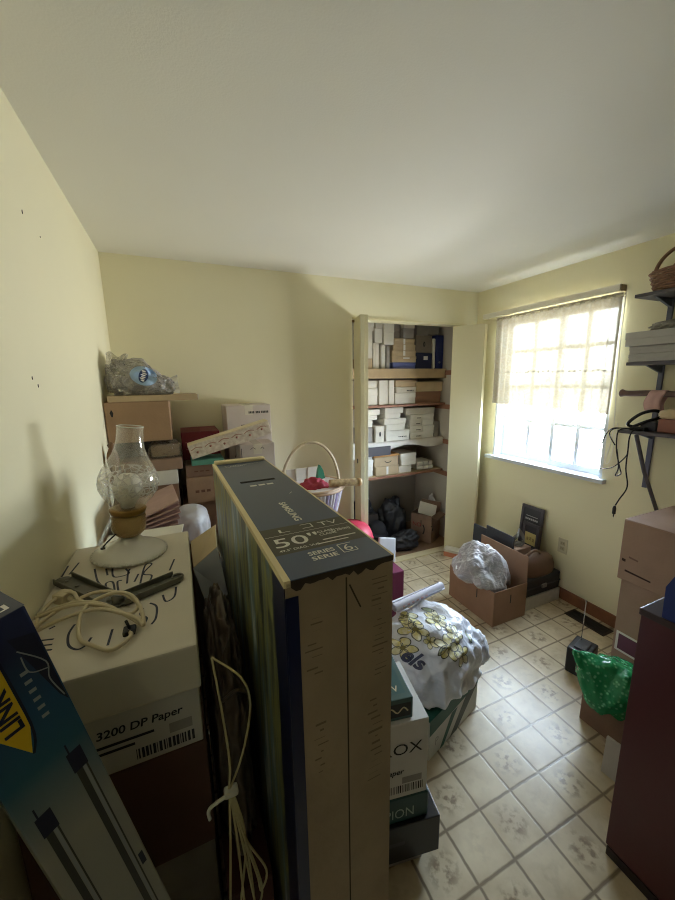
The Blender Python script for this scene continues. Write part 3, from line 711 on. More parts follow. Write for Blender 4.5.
# chimney with an etched floral band
def chimney_mat():
    m = bpy.data.materials.new('etched_clear_glass'); m.use_nodes = True; nt = m.node_tree; L = nt.links.new
    nt.nodes.remove(nt.nodes['Principled BSDF']); out = nt.nodes['Material Output']
    tr = nt.nodes.new('ShaderNodeBsdfTransparent'); tr.inputs[0].default_value = (.97,.965,.95,1)
    gl = nt.nodes.new('ShaderNodeBsdfGlossy'); gl.inputs['Roughness'].default_value = .06
    lw = nt.nodes.new('ShaderNodeLayerWeight'); lw.inputs[0].default_value = .35
    a = nt.nodes.new('ShaderNodeMixShader'); mm = nt.nodes.new('ShaderNodeMath'); mm.operation = 'MULTIPLY_ADD'; mm.inputs[1].default_value = .45; mm.inputs[2].default_value = .05
    L(lw.outputs['Facing'], mm.inputs[0]); L(mm.outputs[0], a.inputs[0]); L(tr.outputs[0], a.inputs[1]); L(gl.outputs[0], a.inputs[2])
    df = nt.nodes.new('ShaderNodeBsdfDiffuse'); df.inputs[0].default_value = lin((228,224,214)); tl = nt.nodes.new('ShaderNodeBsdfTranslucent'); tl.inputs[0].default_value = lin((228,224,214))
    fr = nt.nodes.new('ShaderNodeMixShader'); fr.inputs[0].default_value = .5; L(df.outputs[0], fr.inputs[1]); L(tl.outputs[0], fr.inputs[2])
    tc = nt.nodes.new('ShaderNodeTexCoord'); vo = nt.nodes.new('ShaderNodeTexVoronoi'); vo.feature = 'DISTANCE_TO_EDGE'; vo.inputs['Scale'].default_value = 60; L(tc.outputs['Object'], vo.inputs['Vector'])
    r1 = nt.nodes.new('ShaderNodeMapRange'); r1.inputs[1].default_value = .14; r1.inputs[2].default_value = .06; L(vo.outputs['Distance'], r1.inputs[0])
    sx = nt.nodes.new('ShaderNodeSeparateXYZ'); L(tc.outputs['Object'], sx.inputs[0])
    r2 = nt.nodes.new('ShaderNodeMath'); r2.operation = 'COMPARE'; r2.inputs[1].default_value = .228; r2.inputs[2].default_value = .034; L(sx.outputs['Z'], r2.inputs[0])
    mu = nt.nodes.new('ShaderNodeMath'); mu.operation = 'MULTIPLY'; L(r1.outputs[0], mu.inputs[0]); L(r2.outputs[0], mu.inputs[1])
    m3 = nt.nodes.new('ShaderNodeMath'); m3.operation = 'MULTIPLY_ADD'; m3.inputs[1].default_value = .42; m3.inputs[2].default_value = .13; L(mu.outputs[0], m3.inputs[0])
    c = nt.nodes.new('ShaderNodeMixShader'); L(m3.outputs[0], c.inputs[0]); L(a.outputs[0], c.inputs[1]); L(fr.outputs[0], c.inputs[2]); L(c.outputs[0], out.inputs['Surface'])
    return m
prof = [(.043,.142),(.045,.15),(.055,.165),(.068,.182),(.077,.2),(.0805,.218),(.079,.236),(.072,.258),(.058,.284),(.046,.306),(.039,.328),(.0355,.35),(.0345,.372),(.0345,.388)]
b = MB(); pr = prof + [(r-.0018, z) for r, z in prof[::-1]]
seg = 56; vv = []; ff = []
for r_, z_ in prof:
    for k in range(seg): vv.append((r_*math.cos(2*PI*k/seg), r_*math.sin(2*PI*k/seg), z_))
for i in range(len(prof)-1):
    for k in range(seg): ff.append((i*seg+k, i*seg+(k+1) % seg, (i+1)*seg+(k+1) % seg, (i+1)*seg+k))
b._add(vv, ff, 0, None, True); CHM = chimney_mat()
ch = b.build('chimney', CHM, lamp, loc=(-.010,0,.001), rot=(0,.07,0))
b = MB(); b.tube([(.0345*math.cos(2*PI*k/40), .0345*math.sin(2*PI*k/40), .389) for k in range(40)], .0016, smooth_path=False, closed=True, seg=6); b.build('rim', mat('glass_rim', (214,214,206), .1, spec=.6), ch)
b = MB(); b.lathe([(.018,.146),(.022,.16),(.03,.172),(.037,.188),(.040,.205),(.038,.222),(.030,.237),(.018,.246),(.0001,.249)], seg=36); b.build('inner_globe', mat('frosted_globe', (232,229,220), .4, .03), lamp, loc=(-.008,0,.001), rot=(0,.05,0))

# ---- folding metal bracket on the carton
MET = mat('dark_bracket_metal', (118, 116, 106), .38, .12, 30, metal=.35)
br = thing('hinged_bracket', 'dark grey hinged metal bracket folded into a wide V on the carton', 'bracket', (-.178, .92, LZ))
def channel(a, c, parent, name):
    a = Vector((a[0], a[1], 0)); c = Vector((c[0], c[1], 0)); d = c-a; L = d.length
    b = MB(); wd = .046
    b.rbox(0,-wd/2,0,L,wd/2,.003,.001); b.rbox(0,-wd/2,0,L,-wd/2+.003,.016,.001); b.rbox(0,wd/2-.003,0,L,wd/2,.016,.001)
    for k in (.08,.3,.55,.9): b.lathe([(.004,.003),(.0055,.0035),(.0055,.005),(.0001,.0055)], (L*k, 0, 0), seg=12)
    b.lathe([(.0001,0),(.017,0),(.017,.004),(.0001,.004)], (0,0,0), seg=20); b.lathe([(.0001,0),(.017,0),(.017,.004),(.0001,.004)], (L,0,0), seg=20)
    return b.build(name, MET, parent, loc=(a.x,a.y,.001 if name == 'arm' else .001), rot=(0,0,math.atan2(d.y,d.x)))
channel((-.145, .178), (-.002, -.004), br, 'arm')
o = channel((.012, .0), (.132, .055), br, 'arm')
b = MB(); b.lathe([(.0001,0),(.014,0),(.014,.022),(.009,.025),(.0001,.026)], (.006,0,0), seg=20); b.build('hinge_pin', mat('zinc', (150,150,146), .3, metal=.8), br)
b = MB(); b.tube([(.134+.013*math.cos(a), .058+.013*math.sin(a), .008) for a in [2*PI*k/16 for k in range(16)]], .003, closed=True, smooth_path=False, seg=6); b.build('end_ring', MET, br)

# ---- cream flex and plug on the carton
CRM = mat('cream_flex', (206, 192, 160), .45, .05)
cd = thing('lamp_cord', 'coiled cream electric cord with plug lying on the paper carton', 'cord', (-.2, .86, LZ))
P_ = [(-.318,.88,.004),(-.325,.935,.008),(-.30,.975,.018),(-.27,.968,.024),(-.244,.915,.026),(-.185,.862,.024),(-.125,.812,.014),(-.11,.79,.008),(-.118,.84,.02),(-.14,.885,.03),(-.175,.905,.034),(-.216,.893,.03),
      (-.232,.858,.026),(-.225,.80,.008),(-.195,.765,.005),(-.16,.737,.005),(-.132,.765,.005),(-.137,.785,.006)]
b = MB(); b.tube([(x+.2, y-.86, z+.003) for x, y, z in P_], .0042)
for off in (.012, .022):
    b.tube([(-.13, .045+off, .01), (-.06, .03+off, .03), (.0, .005+off*.6, .033), (.05, -.03+off*.3, .02), (.085, -.065+off*.3, .008)], .004)
b.tube([(-.125,.02,.008),(-.08,.055,.022),(-.02,.07,.035),(.035,.045,.034),(.075,.0,.022),(.06,-.03,.02),(0,-.0,.03),(-.06,.0,.028),(-.12,.0,.009)], .004)
b.build('flex', CRM, cd)
b = MB(); b.rbox(-.012,-.016,0,.022,.016,.026,.007); b.tube([(.02,0,.013),(.045,-.01,.013)], .006); b.build('plug', CRM, cd, loc=(-.098,.125,.001), rot=(0,0,-.6))
b = MB(); b.tube([(.004,-.002,0),(-.004,.0,.03)], .003); b.rbox(-.012,-.012,0,.012,.012,.012,.004); b.build('twist_tie', mat('tie_black', (40,40,42)), cd, loc=(.064,-.072,.001))

# ---- shop light box leaning in the left foreground
lz = Vector((.189,.008,-.982)).normalized(); nf = Vector((.567,-.817,.102)); nf = (nf - lz*nf.dot(lz)).normalized(); mr = lz.cross(nf); mr.normalize()
if mr.x < 0: mr = -mr
A = Vector((-.206,.55,1.353)); Wb, Db, Lb = .098, .105, 1.372
lb = thing('light_box', 'long blue shop light box with yellow banner leaning at lower left', 'box', (0,0,0))
# local frame: x = mr (to the right), y = -nf (away), z = up the box
up = -lz
M3 = Matrix((mr, -nf, up)).transposed().to_4x4()
if M3.determinant() < 0: M3 = Matrix((mr, -nf, up)).transposed().to_4x4()
org = A - mr*Wb + lz*Lb
M3.translation = org
lb.matrix_world = M3
TEAL = bpy.data.materials.new('teal_to_grey_print'); TEAL.use_nodes = True
nt = TEAL.node_tree; pb = nt.nodes['Principled BSDF']; pb.inputs['Roughness'].default_value = .45
tc = nt.nodes.new('ShaderNodeTexCoord'); sx = nt.nodes.new('ShaderNodeSeparateXYZ'); nt.links.new(tc.outputs['Object'], sx.inputs[0])
rp = nt.nodes.new('ShaderNodeValToRGB'); mr_ = nt.nodes.new('ShaderNodeMapRange'); mr_.inputs[1].default_value = .75; mr_.inputs[2].default_value = Lb
nt.links.new(sx.outputs['Z'], mr_.inputs[0]); nt.links.new(mr_.outputs[0], rp.inputs[0]); nt.links.new(rp.outputs[0], pb.inputs['Base Color'])
rp.color_ramp.elements[0].color = lin((150,150,142)); rp.color_ramp.elements[0].position = .45
rp.color_ramp.elements[1].color = lin((24,34,72)); rp.color_ramp.elements[1].position = .92
e = rp.color_ramp.elements.new(.66); e.color = lin((40,92,116)); e = rp.color_ramp.elements.new(.78); e.color = lin((32,78,116))
YEL = mat('banner_yellow', (226,190,40), .45); NAVY = mat('box_navy', (26,32,60), .4); GLYPH = mat('print_grey', (150,156,160), .5)
b = MB(); b.rbox(0,0,0,Wb,Db,Lb,.003)
Mf = F_front(0,0,0)
# yellow banner with pointed end
zt = Lb-.012; xa, xb = Wb*.22, Wb*.53
b._add([(xa,-.0006,zt),(xb,-.0006,zt),(xb,-.0006,zt-.138),(xb-.010,-.0006,zt-.175),(xa,-.0006,zt-.130)], [(4,3,2,1,0)], 1)
b.text('LINK 8', .0275, RZ(F_front(xb-.005, zt-.136, -.0006), PI/2), 2, bold=.03, sx=1.05)
b.ribbon([(xb+.001, zt), (xb+.001, zt-.138), (xb-.009, zt-.177)], .003, F_front(0,0,-.0004), 2)
# dark inset with a drawing of the fixture
xi = Wb*.70
b._add([(xi,-.0006,Lb-.03),(Wb-.003,-.0006,Lb-.04),(Wb-.002,-.0006,Lb-.155),(Wb-.008,-.0006,Lb-.14)], [(3,2,1,0)], 2)
for q in ([(xi+.003,Lb-.05),(Wb-.006,Lb-.085),(Wb-.01,Lb-.11),(Wb-.004,Lb-.145)], [(xi+.004,Lb-.06),(xi+.005,Lb-.085),(Wb-.007,Lb-.095)]): b.ribbon(q, .0016, F_front(0,0,-.0009), 3)
for k in range(6): b.rect(xi-.004, Lb-.085-.014*k, xi+.004, Lb-.08-.014*k, F_front(0,0,-.0003), 3)
# pictured tubes
for x0, ztop in ((Wb*.16, Lb-.295), (Wb*.70, Lb-.250)):
    b.rect(x0, .03, x0+.008, ztop, Mf, 4, .0006); b.rect(x0+.0085, .03, x0+.0125, ztop, Mf, 3, .0006); b.rect(x0+.013,.03,x0+.015,ztop,Mf,4,.0006)
    b.rect(x0-.002, ztop-.012, x0+.016, ztop+.022, Mf, 2, .0007); b.rect(x0+.001, ztop+.022, x0+.003, ztop+.038, Mf, 2, .0007)
b.rect(Wb-.012, Lb-.50, Wb-.005, Lb-.475, Mf, 2)
# end cap print
b.rect(.0,.0,Wb,Db,F_top(0,0,Lb),2)
b.text('DRI', .028, F_top(Wb-.010, .034, Lb+.0004, PI), 5, bold=.03)
b.build('body', [TEAL, YEL, NAVY, GLYPH, mat('tube_dark', (60,62,62), .4), LABW], lb)
b = MB(); b.rbox(.012,Db-.0005,Lb-.1,Wb-.012,Db+.0006,Lb+.0006,.0002); b.build('packing_tape', TAPE, lb)

# ================================================================== TV BOX
TVW, TVL, TVH = .206, .96, 1.32
tv = thing('tv_carton', 'tall dark blue and brown television carton standing on end', 'carton', (.128, .513, 0), (0,0,.027))
TVB = mat('tv_box_blue', (60, 74, 102), .30, .10, 6, spec=.5); TVK = mat('tv_kraft', (160,141,119), .75, .16, 9, .1, 70)
CRE = mat('tv_cream_edge', (224,208,166), .6); DKB = mat('tv_dark_band', (66, 62, 48), .4); NVY = mat('tv_navy_edge', (20,28,66), .35)
TXT = mat('tv_silver_print', (222,222,214), .5)
side = bpy.data.materials.new('tv_picture_print'); side.use_nodes = True
nt = side.node_tree; pb = nt.nodes['Principled BSDF']; pb.inputs['Roughness'].default_value = .35; L = nt.links.new
tc = nt.nodes.new('ShaderNodeTexCoord'); mp = nt.nodes.new('ShaderNodeMapping'); mp.inputs['Scale'].default_value = (1,9,1.2); L(tc.outputs['Object'], mp.inputs[0])
nz = nt.nodes.new('ShaderNodeTexNoise'); nz.inputs['Scale'].default_value = 1.7; nz.inputs['Detail'].default_value = 6; L(mp.outputs[0], nz.inputs['Vector'])
rp = nt.nodes.new('ShaderNodeValToRGB'); L(nz.outputs['Fac'], rp.inputs[0]); L(rp.outputs[0], pb.inputs['Base Color'])
rp.color_ramp.elements[0].position = .3; rp.color_ramp.elements[0].color = lin((46,52,54)); rp.color_ramp.elements[1].position = .68; rp.color_ramp.elements[1].color = lin((206,208,196))
for p_, c_ in ((.42,(62,72,76)),(.49,(150,148,84)),(.54,(116,122,96)),(.60,(104,138,156))):
    e = rp.color_ramp.elements.new(p_); e.color = lin(c_)
b = MB()
b.rbox(0,0,0,TVW,TVL,TVH-.002,.003, mi=0)
b.box(-.0012,.07,.02,0,TVL-.004,TVH-.012, mi=1)                 # printed picture on the left side
b.box(-.0014,.0,.01,0,.07,TVH-.012, mi=3)                       # navy strip along the near edge
b.box(.0,-.0012,.01,.022,0,TVH-.03, mi=3)
b.box(-.0015,.0,TVH-.012,.010,TVL,TVH, mi=2)                    # cream edges
b.box(TVW-.004,.0,TVH-.010,TVW+.001,TVL,TVH, mi=2)
b.box(.010,.0,TVH-.002,TVW-.004,TVL-.03,TVH, mi=4)              # blue top
b._add([(.010,-.0014,TVH-.010),(TVW-.002,-.0014,TVH-.006),(TVW-.002,-.0014,TVH),(.010,-.0014,TVH)], [(0,1,2,3)], 4)
rt = random.Random(5); ed = []
for k in range(25): ed.append((.010+(TVW-.012)*k/24, TVH-.010-.004*rt.random()-(.007 if rt.random() > .82 else 0)))
b.prism([(.010,TVH-.001)]+ed+[(TVW-.002,TVH-.001)], -.0016, -.0008, mi=5)
Mt = F_top(0,0,TVH)
b.rect(.010,.088,TVW-.004,.215, Mt, 6)                            # dark band
def tt(s, size, x, y, rot=0, bold=.012, sx=1.0): b.text(s, size, F_top(x, y, TVH+.0004, rot), 7, bold=bold, sx=sx)
tt('SAMSUNG', .0235, .0985, .375, -PI/2, .03, 1.32)
tt('L', .024, .042, .184, bold=-.004, sx=2.4); tt('TV', .030, .136, .182, bold=-.004, sx=1.25)
b.ribbon([(.098,.206),(.122,.206)], .002, Mt, 7, .001); b.ribbon([(.098,.186),(.122,.186)], .002, Mt, 7, .001); b.ribbon([(.1215,.185),(.1215,.207)], .0022, Mt, 7, .001)
b.rect(.012,.171,TVW-.008,.1722, Mt, 7, .001)
tt('50"', .058, .018, .117, bold=.006, sx=1.28)
tt('CLASS', .014, .117, .148, sx=.95); tt('CLASSE', .0125, .117, .134, sx=.95); tt('(126cm)', .018, .148, .142, sx=.72)
tt('49.5" DIAG. VUE', .0115, .022, .098, sx=1.0); b.rect(.115,.112,.188,.1165, Mt, 7, .001); b.rect(.10,.099,.165,.1025, Mt, 7, .001)
tt('SERIES', .019, .066, .062, bold=.02, sx=1.0); tt('SERIE', .019, .066, .042, bold=.02, sx=1.18); tt('6', .036, .134, .050, bold=.0, sx=1.1)
for q in ([(.129,.046),(.158,.046)],[(.129,.080),(.158,.080)],[(.129,.046),(.129,.080)],[(.158,.046),(.158,.060)]): b.ribbon(q, .002, Mt, 7, .001)
b.ribbon([(.042,.862),(.042,.885),(.14,.888),(.165,.893)], .0022, Mt, 7, .001); b.ribbon([(.044,.862),(.10,.862)], .0022, Mt, 7, .001); tt('HDMI', .016, .052, .868, bold=.0, sx=1.6)
for k in range(3): b.rect(.065+.026*k, .560, .085+.026*k, .574, Mt, 7, .001)
b.ribbon([(.15,.44),(.16,.452)], .002, Mt, 7, .001)
# slit between the two front flaps, fine print and scuffs
b.rect(TVW*.53-.0015,.0,TVW*.53+.0015,TVH-.02, F_front(0,0,-.0002), 5)
rr = random.Random(11)
for x0, x1, za, zb, n in ((.158,.195,1.08,1.29,20),(.028,.066,1.13,1.25,10),(.15,.185,.84,1.04,14),(.04,.07,.92,1.04,8)):
    for k in range(n):
        zz = za+(zb-za)*k/n; b.rect(x0+rr.random()*.018, zz+rr.random()*.003, x1-rr.random()*.016, zz+.002+rr.random()*.004, F_front(0,0,-.0002), 8)
b.ribbon([(.115,1.285),(.128,1.255),(.137,1.235)], .003, F_front(0,0,-.0004), 5)
b.build('body', [TVK, side, CRE, NVY, TVB, mat('tear_dark', (62,52,42), .9), DKB, TXT, mat('faint_print', (122,105,86), .85)], tv)
b = MB(); b.rbox(.045,.612,TVH-.006,.158,.632,TVH+.0012,.003, M=None); b.build('hand_slot', mat('slot_black', (10,11,14), .8), tv)
b = MB(); b.rbox(.004,TVL-.034,TVH-.002,TVW-.004,TVL,TVH+.012,.008,seg=3); b.build('end_flap', CRE, tv)

# ---- between carton and TV box
carton('narrow_carton', 'narrow dark red carton in the gap left of the television carton', 'carton', (.002,.66,0), (.102,.55,.50), mat('dark_red_card', (84,44,38), .7), tape=None)
BRP = mat('brown_plastic_wrap', (92,78,66), .4, .2, 9, .25, 24)
t = thing('brown_bundle', 'crumpled brown plastic bundle wedged beside the television carton', 'bundle', (.051,.95,.50))
b = MB(); b.merge(blob_bm((.10,.52,.54), 12, ridge=.18, rfreq=3.2, sq=.3)); b.build('wrap', BRP, t)
b = MB(); b.tube([(-.02,-.2,.42),(.01,-.215,.45),(.035,-.2,.42)], .004); b.build('tied_neck', BRP, t)
c2 = thing('string_hank', 'hank of thin cream cord tied and hanging beside the television carton', 'cord', (.035,.635,.99))
STR = mat('cream_string', (196,184,140), .6)
b = MB()
b.tube([(-.02,.05,.10),(-.012,.0,.02),(-.006,-.006,-.10),(-.012,-.004,-.165)], .0022); b.tube([(-.02,.05,.10),(.03,.02,.06),(.042,-.002,.01),(.02,-.006,-.09),(-.010,-.004,-.165)], .0022)
for dx, dz, r_ in ((-.03,-.52,.0024),(.0,-.56,.0024),(.018,-.50,.0024),(.03,-.46,.0024)):
    b.tube([(-.011,-.004,-.165),(dx*.5-.004,-.012,-.3),(dx,-.012,dz+.05),(dx+.006,-.010,dz),(dx+.02,-.010,dz+.05),(.012,-.008,-.3),(-.006,-.006,-.17)], r_)
b.build('strands', STR, c2)
b = MB(); b.rbox(-.022,-.014,-.178,.006,.004,-.162,.005); b.tube([(-.015,-.01,-.17),(-.05,-.016,-.175),(-.052,-.016,-.20)], .0035); b.build('tie', mat('white_tie', (216,212,200), .5), c2)

# ---- open-flap carton behind the paper carton
t = open_carton('flap_carton', 'tall narrow carton with open grey and tan flaps beside the lamp', 'carton', (-.004,1.36,0), (.098,.2,.94), GREY_CARD, slots=False)
TANF = mat('flap_tan', (190,170,136), .7); GRF = mat('flap_grey', (186,190,200), .6)
b = MB(); b._add([(.0,-.02,.965),(.088,-.03,1.035),(.098,.13,1.06),(-.002,.12,1.01)], [(0,1,2,3)], 0)
o = b.build('tan_flap', TANF, t); sm = o.modifiers.new('s', 'SOLIDIFY'); sm.thickness = .004
b = MB(); b._add([(.0,-.022,.963),(.088,-.032,1.033),(.106,-.115,.885),(.040,-.13,.835)], [(0,1,2,3)], 0)
o = b.build('grey_flap', GRF, t); sm = o.modifiers.new('s', 'SOLIDIFY'); sm.thickness = .004
b = MB(); b._add([(.088,-.03,1.036),(.105,-.045,.98),(.106,.06,1.0),(.096,.10,1.055)], [(0,1,2,3)], 0)
o = b.build('white_flap', WHITE_CARD, t); sm = o.modifiers.new('s', 'SOLIDIFY'); sm.thickness = .003

# ================================================================== BACK LEFT PILE
carton('storage_carton', 'big brown carton behind the paper carton, under the pink folders', 'carton', (-.338,1.345,0), (.24,.66,.94), kraft(3), tape=None)
b = MB(); b._add([(.0,.0,.0),(.27,-.03,.0),(.30,.2,.02),(.03,.22,.02)], [(0,1,2,3)], 0)
for s in ([(.17,.06),(.19,.10)],[(.20,.05),(.215,.10),(.235,.06)],[(.25,.06),(.25,.11),(.27,.11)],[(.14,.04),(.15,.08)],[(.22,.14),(.25,.15)]): b.ribbon(s, .006, Matrix.Translation((0,0,.012)), 1)
o = b.build('paper_sheet', [WHITE_CARD, INK], loc=(-.325,1.36,1.065), rot=(.06,-.03,0)); sm = o.modifiers.new('s', 'SOLIDIFY'); sm.thickness = .004
o.location = (-.325,1.355,1.02)
tag(o, 'white card sheet with black handwriting behind the lamp', 'paper')
b = MB().rbox(0,0,0,.28,.25,.075,.003); o = b.build('paper_ream', WHITE2, loc=(-.33,1.36,.9405)); tag(o, 'white block of paper under the handwritten sheet', 'paper')
PINK = mat('faded_pink_paper', (176,146,138), .75, .1, 20)
for k in range(12):
    b = MB(); b.rbox(-.118,-.15,-.0035,.118,.15,.0035,.001)
    o = b.build('paper_folder', PINK, loc=(-.205+.004*k+fuzz(random,.006), 1.77, .948+.0085*k+.018), rot=(0, -.06-.012*k if k > 5 else 0, .10+.03*math.sin(k*1.7)))
    o.location.z = .9455 + .0078*k + (0.0 if k <= 5 else .0115*(k-5))
    o.rotation_euler[1] = 0 if k <= 5 else -.055*(k-5)
    tag(o, 'faded pink paper folder in the fanned stack behind the lamp', 'folder', 'fanned stack of faded pink folders')
# carved spindle in the corner
b = MB(); b.lathe([(.03,0),(.03,.02),(.018,.03),(.022,.06),(.03,.09),(.02,.13),(.012,.16),(.02,.19),(.026,.23),(.016,.27),(.02,.30),(.028,.33),(.022,.365),(.012,.39),(.018,.405),(.0001,.42)], seg=20)
o = b.build('carved_spindle', mat('dark_gilt_wood', (120,92,66), .4, .2, 30, .2, 50), loc=(-.309,1.962,.951)); tag(o, 'dark carved wooden spindle standing against the left wall', 'spindle')
# white plastic bundle by the TV carton
carton('storage_carton', 'brown carton under the white plastic bundle', 'carton', (-.005,1.58,0), (.10,.50,.845), kraft(1), tape=None)
b = MB(); b.merge(blob_bm((.19,.26,.155), 21, sub=5, ridge=.035, rfreq=1.6, sq=.3, amp=.05, fine=.004)); o = b.build('plastic_bundle', mat('white_plastic', (214,214,218)), loc=(.004,1.955,.846)); tag(o, 'rounded white plastic bundle behind the flap carton', 'bundle')
# column A against the back left corner
carton('storage_carton', 'brown carton at the foot of the back left corner pile', 'carton', (-.338,2.10,0), (.305,.44,.95), kraft(1), tape=None)
lidded('lidded_carton', 'brown box with a white lid in the back left pile', 'box', (-.33,2.085,.951), (.29,.42,.228), mat('brown_card_plain', (140,106,82), .7), WHITE_CARD, .34)
carton('flat_carton', 'flat tan carton lying on the white lidded box', 'carton', (-.30,2.085,1.180), (.29,.42,.06), kraft(4), tape=None)
carton('dark_box', 'dark box under the upper brown carton in the corner', 'box', (-.338,2.24,1.2415), (.27,.31,.098), mat('dark_card', (58,52,50)), tape=None)
def logo(b, w, d, h):
    b.prism([(.028,.135),(.022,.155),(.030,.172),(.038,.155),(.034,.135)], -.0008, 0, mi=1)
carton('brown_carton', 'plain brown carton with small black mark, topmost carton in the corner', 'carton', (-.341,2.10,1.3405), (.293,.45,.208), mat('warm_kraft', (162,132,104), .75, .08, 12, .1, 80), deco=logo, mats=(INK,), seam='x')
b = MB(); b.rbox(0,0,0,.42,.30,.030,.002); b.rbox(.4205,.001,.002,.4235,.299,.028,.001,mi=1); o = b.build('flat_board', [TAN_CARD, WHITE_CARD], loc=(-.322,2.10,1.549)); tag(o, 'long flat tan board box lying on the brown corner carton', 'box')  # white slab paints the lit right end of the board
CLR = clear_mat('grey_clear_plastic', (230,230,230), .28, .14, (200,196,192), .8)
t = thing('clear_plastic_bag', 'clear plastic bag with blue oval label on top of the corner pile', 'bag', (-.17,2.24,1.580))
bb = blob_bm((.335,.28,.19), 37, sub=6, ridge=.20, rfreq=2.6, amp=.16, fine=.02, sq=.3)
for v in bb.verts:    # lower towards the right end
    k = (v.co.x+.165)/.33
    v.co.z *= 1.0-.42*max(0,min(1,(k-.55)/.25)) + .30*max(0,(.3-k)/.3)*(v.co.z > .05)
bvh = BVHTree.FromBMesh(bb)
b = MB(); b.merge(bb)
b.build('film', CLR, t)
# gathered, flared tail of the bag in the corner, and a curled lip at the other end
def fan(pts0, pts1, n=14, amp=.012):
    q = []
    for i in range(n+1):
        u = i/n; a0 = Vector(pts0[0]).lerp(Vector(pts0[1]), u); a1 = Vector(pts1[0]).lerp(Vector(pts1[1]), u)
        for j in range(5):
            w_ = j/4; p = a0.lerp(a1, w_); p.y += amp*math.sin(u*17)*w_; p.z += .012*math.sin(u*9)*w_; q.append(tuple(p))
    return q, [(i*5+j, i*5+j+1, (i+1)*5+j+1, (i+1)*5+j) for i in range(n) for j in range(4)]
b = MB(); q, f = fan(((-.155,-.02,.12),(-.07,-.04,.15)), ((-.148,-.03,.215),(-.045,-.05,.20))); b._add(q, f, 0, None, True); b.build('gathered_tail', CLR, t); b = MB()
q, f = fan(((.09,-.06,.02),(.10,.02,.07)), ((.182,-.09,.004),(.176,-.01,.100))); b._add(q, f, 0, None, True); b.build('curled_lip', clear_mat('milky_film_lip', (240,240,240), .55, .1, (236,234,230)), t)
bs = bmesh.new(); bmesh.ops.create_icosphere(bs, subdivisions=4, radius=1)
for v in bs.verts: v.co = Vector((v.co.x*.12, v.co.y*.08, v.co.z*.06+.062))
for f in bs.faces: f.smooth = True
b = MB(); b.merge(bs); b.build('grey_contents', mat('grey_contents', (196,189,184), .6, .3, 9), t)
def disc_bm(rx, ry, n=10, seg=32):
    d_ = bmesh.new(); prev = [d_.verts.new((0,0,0))]
    for i in range(1, n+1):
        ring = [d_.verts.new((rx*i/n*math.cos(2*PI*k/seg), ry*i/n*math.sin(2*PI*k/seg), 0)) for k in range(seg)]
        for k in range(seg):
            if i == 1: d_.faces.new((prev[0], ring[k], ring[(k+1) % seg]))
            else: d_.faces.new((prev[k], ring[k], ring[(k+1) % seg], prev[(k+1) % seg]))
        prev = ring
    for f in d_.faces: f.smooth = True
    return d_
def ring_bm(rx, ry, w, seg=40, rows=1):
    d_ = bmesh.new(); rs = []
    for j in range(3):
        s = 1-w*j/2
        rs.append([d_.verts.new((rx*s*math.cos(2*PI*k/seg), ry*s*math.sin(2*PI*k/seg), 0)) for k in range(seg)])
    for j in range(2):
        for k in range(seg): d_.faces.new((rs[j][k], rs[j][(k+1) % seg], rs[j+1][(k+1) % seg], rs[j+1][k]))
    return d_
Ml = F_front(.018, .096, -.5) @ Matrix.Rotation(-.35, 4, 'Z')
b = MB(); b.merge(project(disc_bm(.062,.046), bvh, Ml, Vector((0,1,0)), .003), 0)
b.merge(project(disc_bm(.021,.034), bvh, Ml, Vector((0,1,0)), .004), 1)
for dx, dz, rx, rz in ((-.003,.022,.010,.004),(.002,.012,.012,.003),(-.002,.003,.012,.003),(.001,-.006,.011,.003),(-.002,-.014,.012,.003),(.002,-.023,.009,.004)): b.merge(project(disc_bm(rx,rz,3,12), bvh, Ml @ Matrix.Translation((dx,dz,0)), Vector((0,1,0)), .0055), 2)
b.build('oval_label', [mat('label_pale_blue', (150,176,206), .5), mat('label_navy', (44,62,104), .5), LABW], t)
# clear wrapped bundle
b = MB(); b.merge(blob_bm((.175,.10,.098), 41, ridge=.14, rfreq=3.5, sq=.25)); t = thing('wrapped_bundle', 'small bundle in shiny clear wrap below the brown corner carton', 'bundle', (-.088,2.155,1.241))
b.build('clear_wrap', clear_mat('shiny_wrap', (232,226,218), .12, .05, (206,196,184), .7), t)
b = MB(); b.rbox(-.07,-.03,.008,.07,.03,.07,.012); b.build('tan_contents', TAN_CARD, t)

# column B: brown boxes, green box, red box, long printed box
carton('storage_carton', 'brown carton at the foot of the pile behind the television carton', 'carton', (-.025,2.12,0), (.245,.43,.97), kraft(3), tape=None)
def bars(b, w, d, h):
    for k in range(3): b.rect(w*.2+.03*k, h*.4, w*.2+.03*k+.02, h*.5, F_front(0,0,-.0006), 1)
carton('brown_box', 'brown box with faint print under the darker flat box', 'box', (.0,2.10,.971), (.215,.40,.148), kraft(0), tape=None, deco=bars, mats=(mat('brown_print', (110,74,54), .7),))
carton('brown_box', 'dark brown flat box under the green box behind the television', 'box', (.004,2.11,1.1205), (.21,.38,.068), kraft(3), tape=None, deco=bars, mats=(mat('brown_print', (110,74,54)),))
o = MB().rbox(0,0,0,.17,.16,.027,.002).build('green_flat_box', mat('sea_green_card', (92,150,132), .5), loc=(.036,2.085,1.1895)); tag(o, 'flat sea green box under the long white printed box', 'box')
carton('red_box', 'dark red box against the back wall behind the long white box', 'box', (-.005,2.27,1.1895), (.215,.28,.165), mat('dark_red_box', (112,34,40), .5), tape=None,
       deco=lambda b, w, d, h: (b.rect(.02,.10,.09,.108,F_front(0,0,-.0006),1), b.rect(.02,.06,.07,.066,F_front(0,0,-.0006),1)), mats=(mat('red_box_print', (150,80,84), .6),))
PRN = mat('speckled_white_box', (222,212,196), .6, .0, 45, rgb2=(196,180,162))
t = thing('long_printed_box', 'long white box with red floral print slanted over the pile', 'box', (.042,2.10,1.222), (0,-.252,0))
